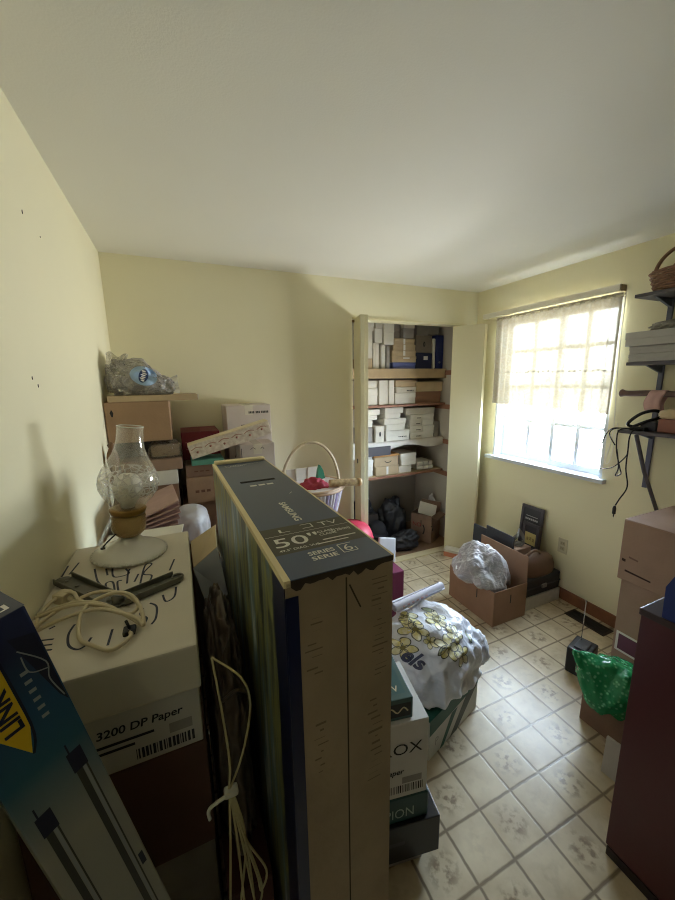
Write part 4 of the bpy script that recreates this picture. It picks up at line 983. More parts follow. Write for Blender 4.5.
def pat(b):
    rr = random.Random(2)
    M = F_front(0,0,-.0006)
    for k in range(6):
        x = .04+.075*k; b.lathe([(.0001,0),(.007,.0002),(.0001,.0004)], seg=9, mi=1, M=M @ Matrix.Translation((x, .03+.012*(k % 2), .0005)))
        b.ribbon([(x-.03,.048),(x,.058),(x+.03,.05)], .004, M, 1, .0005)
    for k in range(30): b.rect(rr.random()*.44+.01, rr.random()*.06+.008, 0, 0, M, 1) if False else None
b = MB(); b.rbox(0,0,0,.465,.10,.078,.003); pat(b)
b.build('body', [PRN, mat('red_brown_print', (160,110,96), .6)], t)
MB().rbox(.002,.002,.0785,.463,.098,.082,.001).build('lid_flap', mat('cream_lid', (226,212,178), .6), t)
# column C: white cartons
carton('storage_carton', 'brown carton at the foot of the pile under the white cartons', 'carton', (.235,2.12,0), (.31,.44,.95), kraft(0), tape=None)
def wtext(b, w, d, h):
    for k, n in enumerate((1.0,)): pass
    M = F_front(0,0,-.0006); rr = random.Random(9)
    x = .135
    while x < w-.02: b.rect(x, h-.052, x+.007, h-.038, M, 1); x += .0095 if rr.random() < .85 else .016
    x = .085
    while x < w-.09: b.rect(x, h-.135, x+.009, h-.12, M, 1); x += .0115 if rr.random() < .8 else .02
    x = .12
    while x < w-.12: b.rect(x, h-.157, x+.009, h-.144, M, 1); x += .0115
    b.ribbon([(.035,.22),(.05,.255),(.06,.22)], .004, M, 1)
WHC = mat('mauve_white_carton', (206,194,186), .7, .06, 9)
carton('white_carton', 'tall white carton with blurred black print against the back wall', 'carton', (.262,2.30,.951), (.275,.26,.545), WHC, tape=mat('clear_tape_w', (222,214,198), .25), deco=wtext, mats=(INK,))
carton('white_carton', 'smaller white carton in front of the tall white carton', 'carton', (.302,2.11,.951), (.205,.185,.327), WHC, tape=mat('clear_tape_w', (222,214,198)), seam='y',
       deco=lambda b, w, d, h: (b.rect(.006,.01,.010,h-.02,F_front(0,0,-.0006),1), b.ribbon([(.06,h-.03),(.075,h-.02),(.09,h-.03)],.003,F_front(0,0,-.0006),1), b.ribbon([(.12,h-.03),(.13,h-.02),(.14,h-.032)],.003,F_front(0,0,-.0006),1)), mats=(mat('dark_print', (70,60,58), .7),))

# ================================================================== BASKET behind the TV carton
carton('storage_carton', 'brown carton hidden under the white wicker basket', 'carton', (.56,1.90,0), (.26,.30,.74), kraft(1), tape=None)
WICK = mat('white_wicker', (226,218,220), .6, .06, 30, .1, 80); LAV = mat('lavender_wicker', (176,164,196), .6, .1, 30)
bk = thing('wicker_basket', 'white wicker basket with striped sides and tall hoop handle', 'basket', (.71,2.05,.757))
b = MB(); n = 46; H = .25
def brad(z): return .135 + .062*(z/H)
for k in range(n):
    a = 2*PI*k/n
    b.tube([(brad(z)*math.cos(a), brad(z)*math.sin(a), z) for z in (0,.08,.16,H)], .0085, seg=6, mi=1 if k % 3 == 0 else 0)
b.lathe([(.0001,.002),(.135,.002),(.135,.01),(.0001,.01)], seg=40)
b.lathe([(.128,.01),(.190,H)], seg=40, mi=0)
b.build('woven_side', [WICK, LAV], bk)
b = MB()
for j, rr_ in ((0,.006),(1,.008)):
    b.tube([((brad(H)+.003)*math.cos(2*PI*k/48), (brad(H)+.003)*math.sin(2*PI*k/48), H-.012*j) for k in range(48)], rr_+.002, smooth_path=False, closed=True, seg=8)
b.build('rim', mat('tan_rim', (206,176,148), .6), bk)
b = MB(); b.tube([((brad(0)+.004)*math.cos(2*PI*k/48), (brad(0)+.004)*math.sin(2*PI*k/48), .008) for k in range(48)], .008, smooth_path=False, closed=True, seg=8)
b.build('base_ring', mat('tan_rim', (206,176,148), .6), bk)
b = MB(); b.tube([(-.188*math.cos(PI*k/20), 0, H-.02+.285*math.sin(PI*k/20)) for k in range(21)], .0085, seg=10); b.build('handle', mat('pale_wicker_handle', (206,190,158), .5, .15, 25), bk)
bag('red_cloth', 'bundle of dark pink cloth inside the wicker basket', 'cloth', (.715,2.01,.815), (.30,.27,.245), mat('crimson_cloth', (164,52,70), .7, .15, 12), 3, ridge=.12)
b = MB(); b.rbox(-.06,-.004,0,.06,.004,.27,.002); b.rbox(.02,-.008,.02,.12,-.0045,.275,.002); b.rbox(-.12,.006,0,-.055,.012,.265,.002)
o = b.build('paper_bundle', [WHITE2], loc=(.70,2.155,.815), rot=(-.08,0.05,.05)); tag(o, 'white papers standing at the back of the wicker basket', 'paper')
b = MB(); b.prism([(-.028,0),(.028,0),(.022,.05),(.004,.09),(-.012,.06)], -.012, .012)
o = b.build('green_clip', mat('bottle_green', (40,116,86), .4), loc=(.765,2.03,1.04), rot=(0,-.1,.2)); tag(o, 'small green plastic clip sticking up from the basket', 'clip')
t = thing('paper_tube', 'cream printed tube lying across the right rim of the basket', 'tube', (.785,1.93,1.034), (0, .06, -.08))
b = MB(); b.lathe([(.021,0),(.0225,.01),(.0225,.18),(.021,.19)], seg=24, M=Matrix.Rotation(PI/2,4,'Y')); b.build('sleeve', mat('cream_tube_print', (222,202,160), .5, .0, 40, rgb2=(168,138,104)), t)
b = MB(); b.lathe([(.0001,0),(.0245,0),(.0255,.014),(.02,.024),(.0001,.026)], seg=24, M=Matrix.Translation((.182,0,0)) @ Matrix.Rotation(PI/2,4,'Y')); b.build('end_cap', mat('tube_end', (214,180,134), .5), t)

# ================================================================== things right of the TV carton, far
carton('magenta_box', 'magenta box standing on the floor behind the television carton', 'box', (1.03,1.90,0), (.28,.27,.355), mat('magenta_card', (96,28,58), .6, .08), tape=None)
t = thing('white_small_box', 'small white box with blue print propped on the magenta box', 'box', (1.262,2.05,.362), (-.32,.12,-.25))
b = MB(); b.rbox(-.06,-.018,0,.06,.018,.165,.004)
for k in range(4): b.rect(-.03+.01*k,.03+.012*(k % 2),-.024+.01*k,.045+.012*(k % 2),F_front(0,0,-.0185),1)
b.build('body', [mat('bluish_white_card', (222,224,228), .6), mat('blue_print', (96,110,140), .6)], t)
carton('storage_carton', 'brown carton under the red plastic tub behind the basket', 'carton', (.93,2.18,0), (.36,.34,.40), kraft(1), tape=None)
t = thing('red_tub', 'upturned red plastic tub behind the far end of the television carton', 'tub', (1.125,2.34,.401))
b = MB(); b.lathe([(.172,0),(.170,.04),(.162,.085),(.145,.125),(.112,.158),(.06,.178),(.0001,.184)], seg=44); b.build('shell', mat('red_plastic', (176,44,66), .55, .06), t)
b = MB(); b.tube([(.176*math.cos(2*PI*k/44), .176*math.sin(2*PI*k/44), .006) for k in range(44)], .006, closed=True, smooth_path=False); b.build('rim', mat('red_plastic', (176,44,66)), t)

# ================================================================== flowered bag on the green box, paper carton stack
gb = thing('green_white_carton', 'green and white paper carton on the floor under the flowered bag', 'carton', (.857,1.03,0), (0,0,.297))
GRN = mat('dark_green_print', (38,92,78), .5); 
b = MB(); w, d, h = .405,.36,.2; b.rbox(0,0,0,w,d,h,.003)
b._add([(0,-.0006,h*.62),(w,-.0006,h*.72),(w,-.0006,h),(0,-.0006,h)], [(0,1,2,3)], 1)
b._add([(w*.40,-.0009,.0),(w*.55,-.0009,.0),(w*.98,-.0009,h*.72),(w*.72,-.0009,h*.70)], [(0,1,2,3)], 2)
b._add([(w*.2,-.0009,.0),(w*.28,-.0009,.0),(w*.55,-.0009,h*.65),(w*.42,-.0009,h*.65)], [(0,1,2,3)], 1)
b.text('P', .055, F_front(w*.10,h*.25,-.0008), 3)
b._add([(w+.0006,0,h*.75),(w+.0006,d,h*.75),(w+.0006,d,h),(w+.0006,0,h)], [(0,1,2,3)], 1)
b.build('body', [mat('carton_cool_white', (206,208,204), .65), GRN, mat('dark_slate_print', (70,78,76), .5), mat('faint_grey_print', (150,152,150), .6)], gb)
MB().rbox(-.002,-.002,h,w+.002,d+.002,h+.004,.001).build('lid', GRN, gb)

fb = thing('flowered_plastic_bag', 'full white plastic bag printed with yellow flowers on the green carton', 'bag', (1.025,1.245,.205), (0,0,.297))
bb = blob_bm((.53,.42,.315), 53, sub=6, ridge=.10, rfreq=2.0, amp=.12, sq=.2, fine=.008)
for v in bb.verts:
    # skirt of the bag hangs over the carton at the right front
    if v.co.x > .13 and v.co.z < .12: v.co.x += .02*(1-v.co.z/.12); 
    # long folds running down the front
    a = math.atan2(v.co.y, v.co.x); v.co *= 1+.022*math.sin(a*19+v.co.z*10)*min(1, max(0,(.26-v.co.z)/.15))
mz = min(v.co.z for v in bb.verts)
for v in bb.verts: v.co.z -= mz
bvh = BVHTree.FromBMesh(bb)
b = MB(); b.merge(bb)
dirv = Vector((.25,.75,-.62)).normalized()
# plane facing against dirv
zz_ = -dirv; xx_ = Vector((1,0,0)); xx_ = (xx_ - zz_*xx_.dot(zz_)).normalized(); yy_ = zz_.cross(xx_)
def Mdec(cx, cy, rot=0):
    M = Matrix((xx_, yy_, zz_)).transposed().to_4x4(); M.translation = Vector((0,0,.16)) - dirv*.6 + xx_*cx + yy_*cy
    return M @ Matrix.Rotation(rot, 4, 'Z')
def flower(cx, cy, s, rot, n=5):
    for k in range(n):
        a = rot+2*PI*k/n
        M = Mdec(cx+math.cos(a)*s*.55, cy+math.sin(a)*s*.55, a)
        b.merge(project(disc_bm(s*.5, s*.33, 5, 20), bvh, M, dirv, .0016), 1)
        b.merge(project(ring_bm(s*.52, s*.35, .16, 28), bvh, M, dirv, .0022), 2)
    b.merge(project(disc_bm(s*.2, s*.2, 3, 14), bvh, Mdec(cx, cy), dirv, .0026), 3)
for f_ in [(x_-.055, y_+.01, s_*.92, r_) for x_, y_, s_, r_ in ((-.045,.10,.052,.3), (-.01,.15,.048,1.0), (-.13,.06,.05,.6), (.07,.085,.045,.2), (.02,-.015,.058,.9), (.095,.01,.045,.5), (-.03,.035,.032,.1),(.10,.09,.04,.8),(.07,-.07,.05,.2)    )]: flower(*f_)
def leaf(cx, cy, s, rot):
    b.merge(project(disc_bm(s, s*.35, 4, 18), bvh, Mdec(cx, cy, rot), dirv, .0015), 4); b.merge(project(ring_bm(s*1.03, s*.38, .2, 24), bvh, Mdec(cx, cy, rot), dirv, .0021), 2)
for l_ in ((.05,.03,.03,1.2), (-.07,.0,.03,.2), (.12,-.03,.028,1.4), (-.09,.13,.028,.8), (.05,.14,.026,2.4)): leaf(*l_)
def ptext(s, size, cx, cy, rot, mi):
    cu = bpy.data.curves.new('t','FONT'); cu.body = s; cu.size = size; cu.resolution_u = 3; cu.shear = .2; cu.offset = .004*size*8
    ob = bpy.data.objects.new('t', cu); me = bpy.data.meshes.new_from_object(ob); q = bmesh.new(); q.from_mesh(me)
    bmesh.ops.subdivide_edges(q, edges=q.edges[:], cuts=1)
    bpy.data.objects.remove(ob); bpy.data.curves.remove(cu); bpy.data.meshes.remove(me)
    b.merge(project(q, bvh, Mdec(cx, cy, rot), dirv, .004), mi)
ptext('els', .078, -.215, .045, -1.1, 5)
WPL = bpy.data.materials.new('white_bag_plastic'); WPL.use_nodes = True
nt = WPL.node_tree; pb = nt.nodes['Principled BSDF']; pb.inputs['Base Color'].default_value = lin((214,218,228)); pb.inputs['Roughness'].default_value = .3
nz = nt.nodes.new('ShaderNodeTexNoise'); nz.inputs['Scale'].default_value = 16; nz.inputs['Detail'].default_value = 4; nz.inputs['Distortion'].default_value = 1.5
tc = nt.nodes.new('ShaderNodeTexCoord'); nt.links.new(tc.outputs['Object'], nz.inputs['Vector'])
bp = nt.nodes.new('ShaderNodeBump'); bp.inputs['Strength'].default_value = .6; bp.inputs['Distance'].default_value = .012; nt.links.new(nz.outputs['Fac'], bp.inputs['Height']); nt.links.new(bp.outputs['Normal'], pb.inputs['Normal'])
b.build('film', [WPL, mat('flower_yellow', (206,196,120), .45, .35, 30, rgb2=(222,220,196)), mat('flower_outline', (86,90,84), .5), mat('flower_centre', (120,112,60), .5), mat('leaf_pale_green', (160,170,140), .5), mat('script_navy', (66,72,98), .5)], fb)
# loose tied handle hanging at the right
b = MB(); b.merge(blob_bm((.13,.16,.22), 57, sub=4, ridge=.22, rfreq=2.5, flat=False)); b.build('hanging_handle', WPL, fb, loc=(.256,-.09,-.055))
# rolled paper lying across the bag
t = thing('rolled_paper', 'rolled white paper lying on top of the flowered bag', 'paper', (.885,1.365,.528), (0, -.05, .12))
b = MB(); sp = [((.012+.009*k/40)*math.cos(k*.42), (.012+.009*k/40)*math.sin(k*.42)) for k in range(48)]
n_ = len(sp); vv = [(0,p[0],p[1]) for p in sp]+[(.33,p[0]*.9,p[1]*.9) for p in sp]
b._add(vv, [(i,i+1,n_+i+1,n_+i) for i in range(n_-1)], 0, None, True)
for k in range(6): b.rbox(.04+.03*k,-.0235,-.004,.055+.03*k,-.0215,.004,.0004,mi=1)
b.build('sheet', [mat('lavender_white_paper', (214,212,224), .6), mat('pink_print', (196,160,158), .6)], t)
b = MB(); b._add([(.0,-.02,-.018),(.34,-.015,-.018),(.37,.05,-.02),(.03,.07,-.02)], [(0,1,2,3)], 0); o = b.build('loose_edge', mat('lavender_white_paper', (214,212,224)), t); sm = o.modifiers.new('s','SOLIDIFY'); sm.thickness = .002

# paper carton stack right of the TV carton
SX0, SX1, SYY, SD = .345, .632, .76, .235
SA = -.19
def SP(x, y, z): dx, dy = x-.632, y-.76; return (.634+dx*math.cos(SA)-dy*math.sin(SA), .768+dx*math.sin(SA)+dy*math.cos(SA), z)
carton('black_carton', 'plain pale carton at the foot of the paper carton stack', 'carton', SP(SX0+.01,SYY+.01,0), (.275,.23,.05), GREY_CARD, rotz=SA, tape=None)
t = thing('black_tray', 'black cardboard tray jutting out low in the paper carton stack', 'tray', SP(SX0+.01,SYY-.012,.0515), (0,0,SA))
b = MB(); b.rbox(0,0,0,.325,.25,.148,.003); b.rect(.06,.07,.2,.085,F_front(0,0,0),1); b.build('body', [mat('glossy_black_card', (24,25,28), .35), mat('dark_grey_print', (60,62,66), .5)], t)
def champ(b, w, d, h): b.text('CHAMPION', .052, F_front(.012,.02,-.0008), 1, bold=-.004, sx=.86)
carton('green_carton', 'dark green carton lettered in pale capitals in the paper stack', 'carton', SP(SX0,SYY,.2005), (.295,.24,.10), mat('deep_green_card', (22,66,66), .45), rotz=SA, tape=None, deco=champ, mats=(mat('pale_green_print', (150,172,164), .5),))
def xer(b, w, d, h):
    b.text('XEROX', .058, F_front(.045,.17,-.0008), 1, bold=.0, sx=1.15); b.text('Laser Paper', .028, F_front(.07,.095,-.0008), 1, bold=.02, shear=.2)
    rr = random.Random(4); x = .13
    while x < w-.015: q = rr.choice((.002,.004)); b.rect(x,.02,x+q,.05,F_front(0,0,-.0006),1); x += q+.0035
    b.rect(.09,.06,.15,.075,F_front(0,0,-.0006),2); b.rect(.2,.055,w-.02,.08,F_front(0,0,-.0006),2)
carton('white_paper_carton', 'white paper carton with black capitals at the top of the stack', 'carton', SP(SX0,SYY,.3015), (.288,.24,.285), mat('xer_white', (204,202,198), .65, .05), rotz=SA, tape=None, deco=xer, mats=(INK, GREY_CARD))
t = thing('small_green_box', 'small flat green box with print on the white paper carton', 'box', SP(SX0+.005,SYY+.012,.588), (0,0,SA))
b = MB(); b.rbox(0,0,0,.232,.20,.075,.003); b.rect(.13,.012,.225,.06,F_front(0,0,-.0002),1); b.ribbon([(.14,.03),(.16,.045),(.18,.028),(.2,.045),(.215,.03)], .005, F_front(0,0,-.001), 2)
b.rect(.12,.02,.215,.17,F_top(0,0,.075),3); b.text('TV', .03, F_top(.16,.03,.0752), 2, bold=.02); b.ribbon([(.10,.02),(.13,.10),(.10,.17)], .006, F_top(0,0,.075), 2, .001)
b.build('body', [mat('grey_green_card', (70,96,92), .4), mat('charcoal_panel', (44,46,48), .4), mat('cream_print', (206,196,164), .5), mat('teal_panel', (58,92,92), .35)], t)

# ================================================================== BROWN CARTON with plastic bag and boards
open_carton('open_carton', 'open brown carton with clear plastic bag in front of the closet door', 'carton', (1.785,1.557,0), (.305,.425,.25), mat('carton_red_kraft', (148,116,92), .75, .08, 12, .1, 80),
            flaps=(('right', .19, -.02),), slots=True)
PLB = clear_mat('milky_clear_plastic', (238,238,240), .40, .10, (236,236,240), .8)
bb = blob_bm((.42,.44,.50), 61, sub=6, ridge=.16, rfreq=1.7, amp=.22, fine=.03)
for v in bb.verts:
    k = min(1, max(0, (.26-v.co.z)/.10)); v.co.x *= 1-.42*k; v.co.y *= 1-.28*k
    if v.co.x > .02: v.co.z *= 1-.35*min(1,(v.co.x-.02)/.15)*(v.co.z > .26)
    v.co.x -= .05*(1-k)
b = MB(); b.merge(bb)
t = thing('clear_plastic_bag', 'crumpled clear plastic bag bulging from the open brown carton', 'bag', (1.932,1.765,.01)); b.build('film', PLB, t)
b = MB(); b.merge(blob_bm((.2,.22,.2), 66, sub=4, ridge=.1)); b.build('green_contents', mat('grey_green_contents', (140,146,132), .6, .2, 10), t, loc=(.02,.03,.03))
SLATE = mat('slate_board', (52,56,66), .5, .1)
for (x, y, wd, hh, tz, lab) in ((2.165,1.98,.22,.45,.03,'dark slate board behind the open carton, nearest the closet door'), (2.13,1.80,.26,.50,-.02,'taller dark slate board behind the open carton flap')):
    b = MB(); b.rbox(-.006,-wd/2,0,.006,wd/2,hh,.002); b.rbox(.0061,-wd/2+.02,.02,.0075,wd/2-.02,hh-.02,.0005)
    o = b.build('slate_board', SLATE, loc=(x+.0, y+.06, .001), rot=(0,.03,tz)); tag(o, lab, 'board', 'dark boards behind the open carton')

# right wall stack: white box, black case, brown domed bag, frames
carton('white_box', 'low white box on the floor by the right wall baseboard', 'box', (2.130,1.584,0), (.355,.155,.095), mat('speckled_grey_white', (190,184,174), .65, .12, 26), tape=None)
t = thing('black_case', 'black case lying on the low white box by the right wall', 'case', (2.125,1.588,.0965))
MB().rbox(0,0,0,.355,.15,.135,.014,seg=3).build('body', mat('black_case_shell', (34,35,42), .4), t)
MB().rbox(-.003,-.003,.06,.358,.153,.070,.003).build('seam', mat('case_seam', (58,58,64), .35), t)
MB().rbox(.15,-.012,.05,.2,-.002,.08,.004).build('latch', mat('zinc', (150,150,146)), t)
t = thing('brown_bag', 'brown domed carrying bag with handle on the black case', 'bag', (2.30,1.662,.2325))
b = MB(); b.lathe([(.0001,0),(.12,0),(.125,.02),(.122,.06),(.11,.10),(.08,.13),(.04,.143),(.0001,.146)], seg=36, sx=1.38, sy=.62); b.build('body', mat('brown_leatherette', (112,84,66), .5, .12, 12), t)
b = MB(); b.tube([(-.13,-.02,.11),(-.11,-.02,.165),(-.06,-.02,.185),(-.01,-.02,.17),(.01,-.02,.145)], .009); b.build('handle', mat('brown_leatherette', (112,84,66)), t)
def pframe(name, label, y0, y1, h, x, lean, panel_m, patch=None, notes=False):
    t = thing(name, label, 'picture frame', (x, (y0+y1)/2, .001), (0, lean, 0), 'dark picture frames leaning on the right wall')
    w = y1-y0; fw = .022
    b = MB(); b.rbox(-.009,-w/2,0,.009,w/2,fw,.003); b.rbox(-.009,-w/2,h-fw,.009,w/2,h,.003); b.rbox(-.009,-w/2,fw,.009,-w/2+fw,h-fw,.003); b.rbox(-.009,w/2-fw,fw,.009,w/2,h-fw,.003)
    b.build('moulding', mat('dark_frame', (78,73,82), .4), t)
    b = MB(); b.box(-.003,-w/2+fw,fw,.003,w/2-fw,h-fw)
    Ml_ = F_left(0,0,-.003)
    if patch == 'yellow':
        b.rect(-.055,h-.17,.055,h-.075,Ml_,1)
        for k in range(3): b.rect(-.03+.024*k,h-.14+.006*(k % 2),-.014+.024*k,h-.115+.006*(k % 2),Ml_,2)
        b.rect(-.06,h-.26,.06,h-.19,Ml_,3)
    else:
        for k in range(7): b.rect(-.055+.016*k,h-.115,-.043+.016*k,h-.10,Ml_,1)
        b.rect(-.07,h-.17,.07,h-.14,Ml_,3); b.rect(-.05,h-.085,.05,h-.08,Ml_,1)
    b.build('picture', [panel_m, mat('cream_label', (206,190,132), .5) if patch == 'yellow' else mat('silver_letters', (190,190,194), .4), mat('brown_print', (110,74,54)), mat('mid_grey_panel', (96,92,98), .5)], t)
pframe('picture_frame', 'taller dark frame with pale lettering leaning on the right wall', 1.765, 1.955, .64, 2.445, .07, mat('dark_picture', (60,58,66), .35))
pframe('picture_frame', 'shorter dark frame with cream label in front of the taller frame', 1.735, 1.875, .53, 2.39, .05, mat('dark_picture', (60,58,66)), 'yellow')
b = MB()
for k in range(4): b.tube([(.05*math.cos(a)+.01*k, .02*math.sin(a*2)+.008*k, .05*math.sin(a)+.07+.006*k) for a in [2*PI*j/12 for j in range(12)]], .005, closed=True)
o = b.build('grey_cable', mat('grey_flex', (120,116,110), .5), loc=(2.27,1.80,.36)); 
tag(o, 'looped grey cable between the dark boards and the picture frames', 'cable')
carton('tan_box', 'tan box behind the brown bag holding the looped grey cable', 'box', (2.2,1.755,0), (.16,.13,.375), kraft(4), tape=None)

# outlet
t = thing('wall_outlet', 'cream double electrical outlet on the right wall', 'outlet', (XR, 1.615, .41))
MB().rbox(-.006,-.035,-.057,0,.035,.057,.003).build('cover_plate', mat('outlet_cream', (206,198,170), .4), t)
for s in (-.02,.02):
    b = MB(); b.rbox(-.0085,-.017,s-.014,-.005,.017,s+.014,.003); so = b.build('socket', mat('outlet_cream_dark', (184,174,146), .4), t)
    b = MB(); b.box(-.009,-.008,s-.005,-.0084,-.006,s+.006); b.box(-.009,.006,s-.005,-.0084,.008,s+.006); b.build('slot', INK, so)
# floor vent
t = thing('floor_vent', 'dark metal floor register in the tiles by the baseboard', 'vent', (2.41,1.325,0))
b = MB(); b.rbox(-.055,-.13,0,.055,-.118,.006,.002); b.rbox(-.055,.118,0,.055,.13,.006,.002); b.rbox(-.055,-.118,0,-.043,.118,.006,.002); b.rbox(.043,-.118,0,.055,.118,.006,.002); b.build('frame', mat('vent_bronze', (66,58,50), .45, metal=.4), t)
b = MB()
for k in range(22): y = -.112+.0105*k; b.box(-.043,y,.001,.043,y+.004,.004)
b.box(-.043,-.118,.0005,.043,.118,.001); b.build('grille', mat('vent_dark', (38,36,36), .5), t)

# ================================================================== RIGHT: carton tower, radio, green bag
MK2 = mat('pinkish_kraft', (166,138,122), .75, .08, 10, .1, 80)
carton('tan_carton', 'lowest tan carton of the tower by the right wall', 'carton', (1.985,.44,0), (.44,.545,.165), kraft(4), tape=None)
def purp(b, w, d, h):
    M = F_left(d-.012, .0, -.0008)
    b._add([(-.0006,d-.012,.06),(-.0006,d-.50,.06),(-.0006,d-.50,.17),(-.0006,d-.012,.17)], [(0,1,2,3)], 1)
    b._add([(-.0010,d-.024,.072),(-.0010,d-.50,.072),(-.0010,d-.50,.158),(-.0010,d-.024,.158)], [(0,1,2,3)], 2)
carton('tan_carton', 'tall carton with purple white edged label in the right tower', 'carton', (1.99,.43,.166), (.43,.535,.46), MK2, tape=None, deco=purp, mats=(LABW, mat('purple_label', (104,60,84), .5)))
def smudge(b, w, d, h):
    b._add([(-.0006,d-.03,.06),(-.0006,d-.14,.05),(-.0006,d-.14,.042),(-.0006,d-.03,.05)], [(0,1,2,3)], 1)
    b._add([(-.0006,d-.012,.10),(-.0006,d-.028,.098),(-.0006,d-.028,.112),(-.0006,d-.012,.114)], [(0,1,2,3)], 1)
    b._add([(-.0006,d-.04,.125),(-.0006,d-.08,.12),(-.0006,d-.08,.128),(-.0006,d-.04,.134)], [(0,1,2,3)], 2)
    b.rect(-.33,.16,-.28,.17,F_left(0,0,-.0006),2) if False else None
    for k in range(4): b._add([(-.0006,d-.3-.03*k,.215-.006*k),(-.0006,d-.32-.03*k,.213-.006*k),(-.0006,d-.32-.03*k,.225-.006*k),(-.0006,d-.3-.03*k,.227-.006*k)], [(0,1,2,3)], 2)
carton('tan_carton', 'topmost pinkish brown taped carton of the right tower', 'carton', (1.968,.43,.6275), (.44,.545,.315), MK2, rotz=.0, tape=mat('pale_tape', (196,176,160), .35), deco=smudge, mats=(mat('dark_brown_mark', (60,40,36), .8), mat('faint_brown_mark', (122,96,84), .8)), seam='x')
# radio with antenna
t = thing('radio', 'small black radio with a raised silver antenna on the floor', 'radio', (1.955,1.085,0), (0,0,.25))
b = MB(); b.rbox(-.075,-.055,0,.075,.055,.155,.012,seg=3); b.build('body', BLACK, t)
MB().rbox(-.06,-.058,.02,.06,-.0545,.11,.004).build('speaker_grille', mat('grille_dark', (44,44,48), .6, bump=.3, bscale=200), t)
MB().rbox(-.05,-.03,.155,.05,.03,.163,.004).build('control_panel', mat('dark_grey_plastic', (60,60,64), .35), t)
b = MB(); b.tube([(.03,.02,.16),(.036,.02,.28),(.04,.02,.40)], .0028, smooth_path=False); b.lathe([(.0001,0),(.005,.002),(.005,.008),(.0001,.011)], (.04,.02,.398), seg=12); b.build('antenna', mat('chrome', (206,206,206), .2, metal=.9), t)
# carton with green bubble wrap
carton('small_carton', 'small brown carton under the green bubble wrap', 'carton', (1.66,.66,0), (.24,.235,.20), kraft(3), rotz=.03, tape=None)
GB = bpy.data.materials.new('green_bubble_plastic'); GB.use_nodes = True
nt = GB.node_tree; pb = nt.nodes['Principled BSDF']; pb.inputs['Base Color'].default_value = lin((34,150,92)); pb.inputs['Roughness'].default_value = .25
tc = nt.nodes.new('ShaderNodeTexCoord'); vo = nt.nodes.new('ShaderNodeTexVoronoi'); vo.inputs['Scale'].default_value = 55; nt.links.new(tc.outputs['Object'], vo.inputs['Vector'])
rp = nt.nodes.new('ShaderNodeValToRGB'); nt.links.new(vo.outputs['Distance'], rp.inputs[0]); rp.color_ramp.elements[0].color = lin((120,206,160)); rp.color_ramp.elements[0].position = .12; rp.color_ramp.elements[1].color = lin((30,138,84)); rp.color_ramp.elements[1].position = .38
nt.links.new(rp.outputs[0], pb.inputs['Base Color'])
bp = nt.nodes.new('ShaderNodeBump'); bp.inputs['Strength'].default_value = .5; bp.inputs['Distance'].default_value = .006; bp.invert = True; nt.links.new(vo.outputs['Distance'], bp.inputs['Height']); nt.links.new(bp.outputs['Normal'], pb.inputs['Normal'])
bb = blob_bm((.34,.30,.20), 71, sub=5, ridge=.10, rfreq=1.7, amp=.2)
for v in bb.verts:
    k = (v.co.x+.17)/.34; v.co.z *= 1.15-.62*k
    q_ = max(0, min(1, (-.02-v.co.x)/.10))*max(0, min(1, (v.co.y+.02)/.10)); v.co.z += .075*q_*min(1, v.co.z/.06); v.co.x -= .035*q_; v.co.y += .03*q_
    if v.co.x < -.08: v.co.z -= .10*min(1,(-.08-v.co.x)/.08)*(1-q_)
b = MB(); b.merge(bb); o = b.build('green_bubble_wrap', GB, loc=(1.735,.79,.20)); tag(o, 'crumpled green bubble wrap bag draped on the small brown carton', 'bubble wrap')
# white boards between
o = MB().rbox(-.006,-.035,0,.006,.035,.17,.002).build('white_board', mat('grey_white_board', (196,192,188), .6), loc=(1.50,.665,.001), rot=(0,.05,0.1)); tag(o, 'thin white board leaning behind the maroon cabinet', 'board')

# maroon cabinet
t = thing('maroon_cabinet', 'dark maroon cabinet side at the lower right foreground', 'cabinet', (1.222,-.20,0))
MAR = mat('maroon_laminate', (86,42,48), .35, .12, 4, .05, 40, spec=.45)
w, d, h = .42,.735,.945
b = MB(); b.rbox(.004,.004,.035,w,d-.004,h-.022,.003); b.build('carcass', MAR, t)
MB().rbox(-.002,-.004,h-.0215,w+.004,d,h,.004).build('top', mat('dark_top_laminate', (62,48,50), .35, .1), t)
MB().rbox(.0,.02,0,w-.01,d-.01,.0345,.002).build('plinth', mat('plinth_dark', (40,26,28), .6), t)
for z0, z1 in ((.04,.33),(.335,.62),(.625,.915)):
    dr = MB().rbox(w+.0005,.012,z0,w+.016,d-.012,z1,.003).build('drawer', MAR, t)
    MB().rbox(w+.0165,d/2-.05,(z0+z1)/2-.006,w+.035,d/2+.05,(z0+z1)/2+.006,.004).build('handle', mat('zinc', (150,150,146)), dr)
# blue gable box on the cabinet
t = thing('blue_gable_box', 'blue gable top box with white label on the maroon cabinet', 'box', (1.226,.292,.9455), (0,0,0))
BLU = mat('royal_blue_card', (34,52,120), .4, .06)
b = MB()
pr = [(0,0),(.19,0),(.192,.095),(.162,.172),(.12,.195),(.07,.195),(.028,.172),(-.002,.095)]
Mg = Matrix(((0,1,0,0),(1,0,0,0),(0,0,1,0),(0,0,0,1)))
b.prism(pr, 0, .13, mi=0, M=Mg)
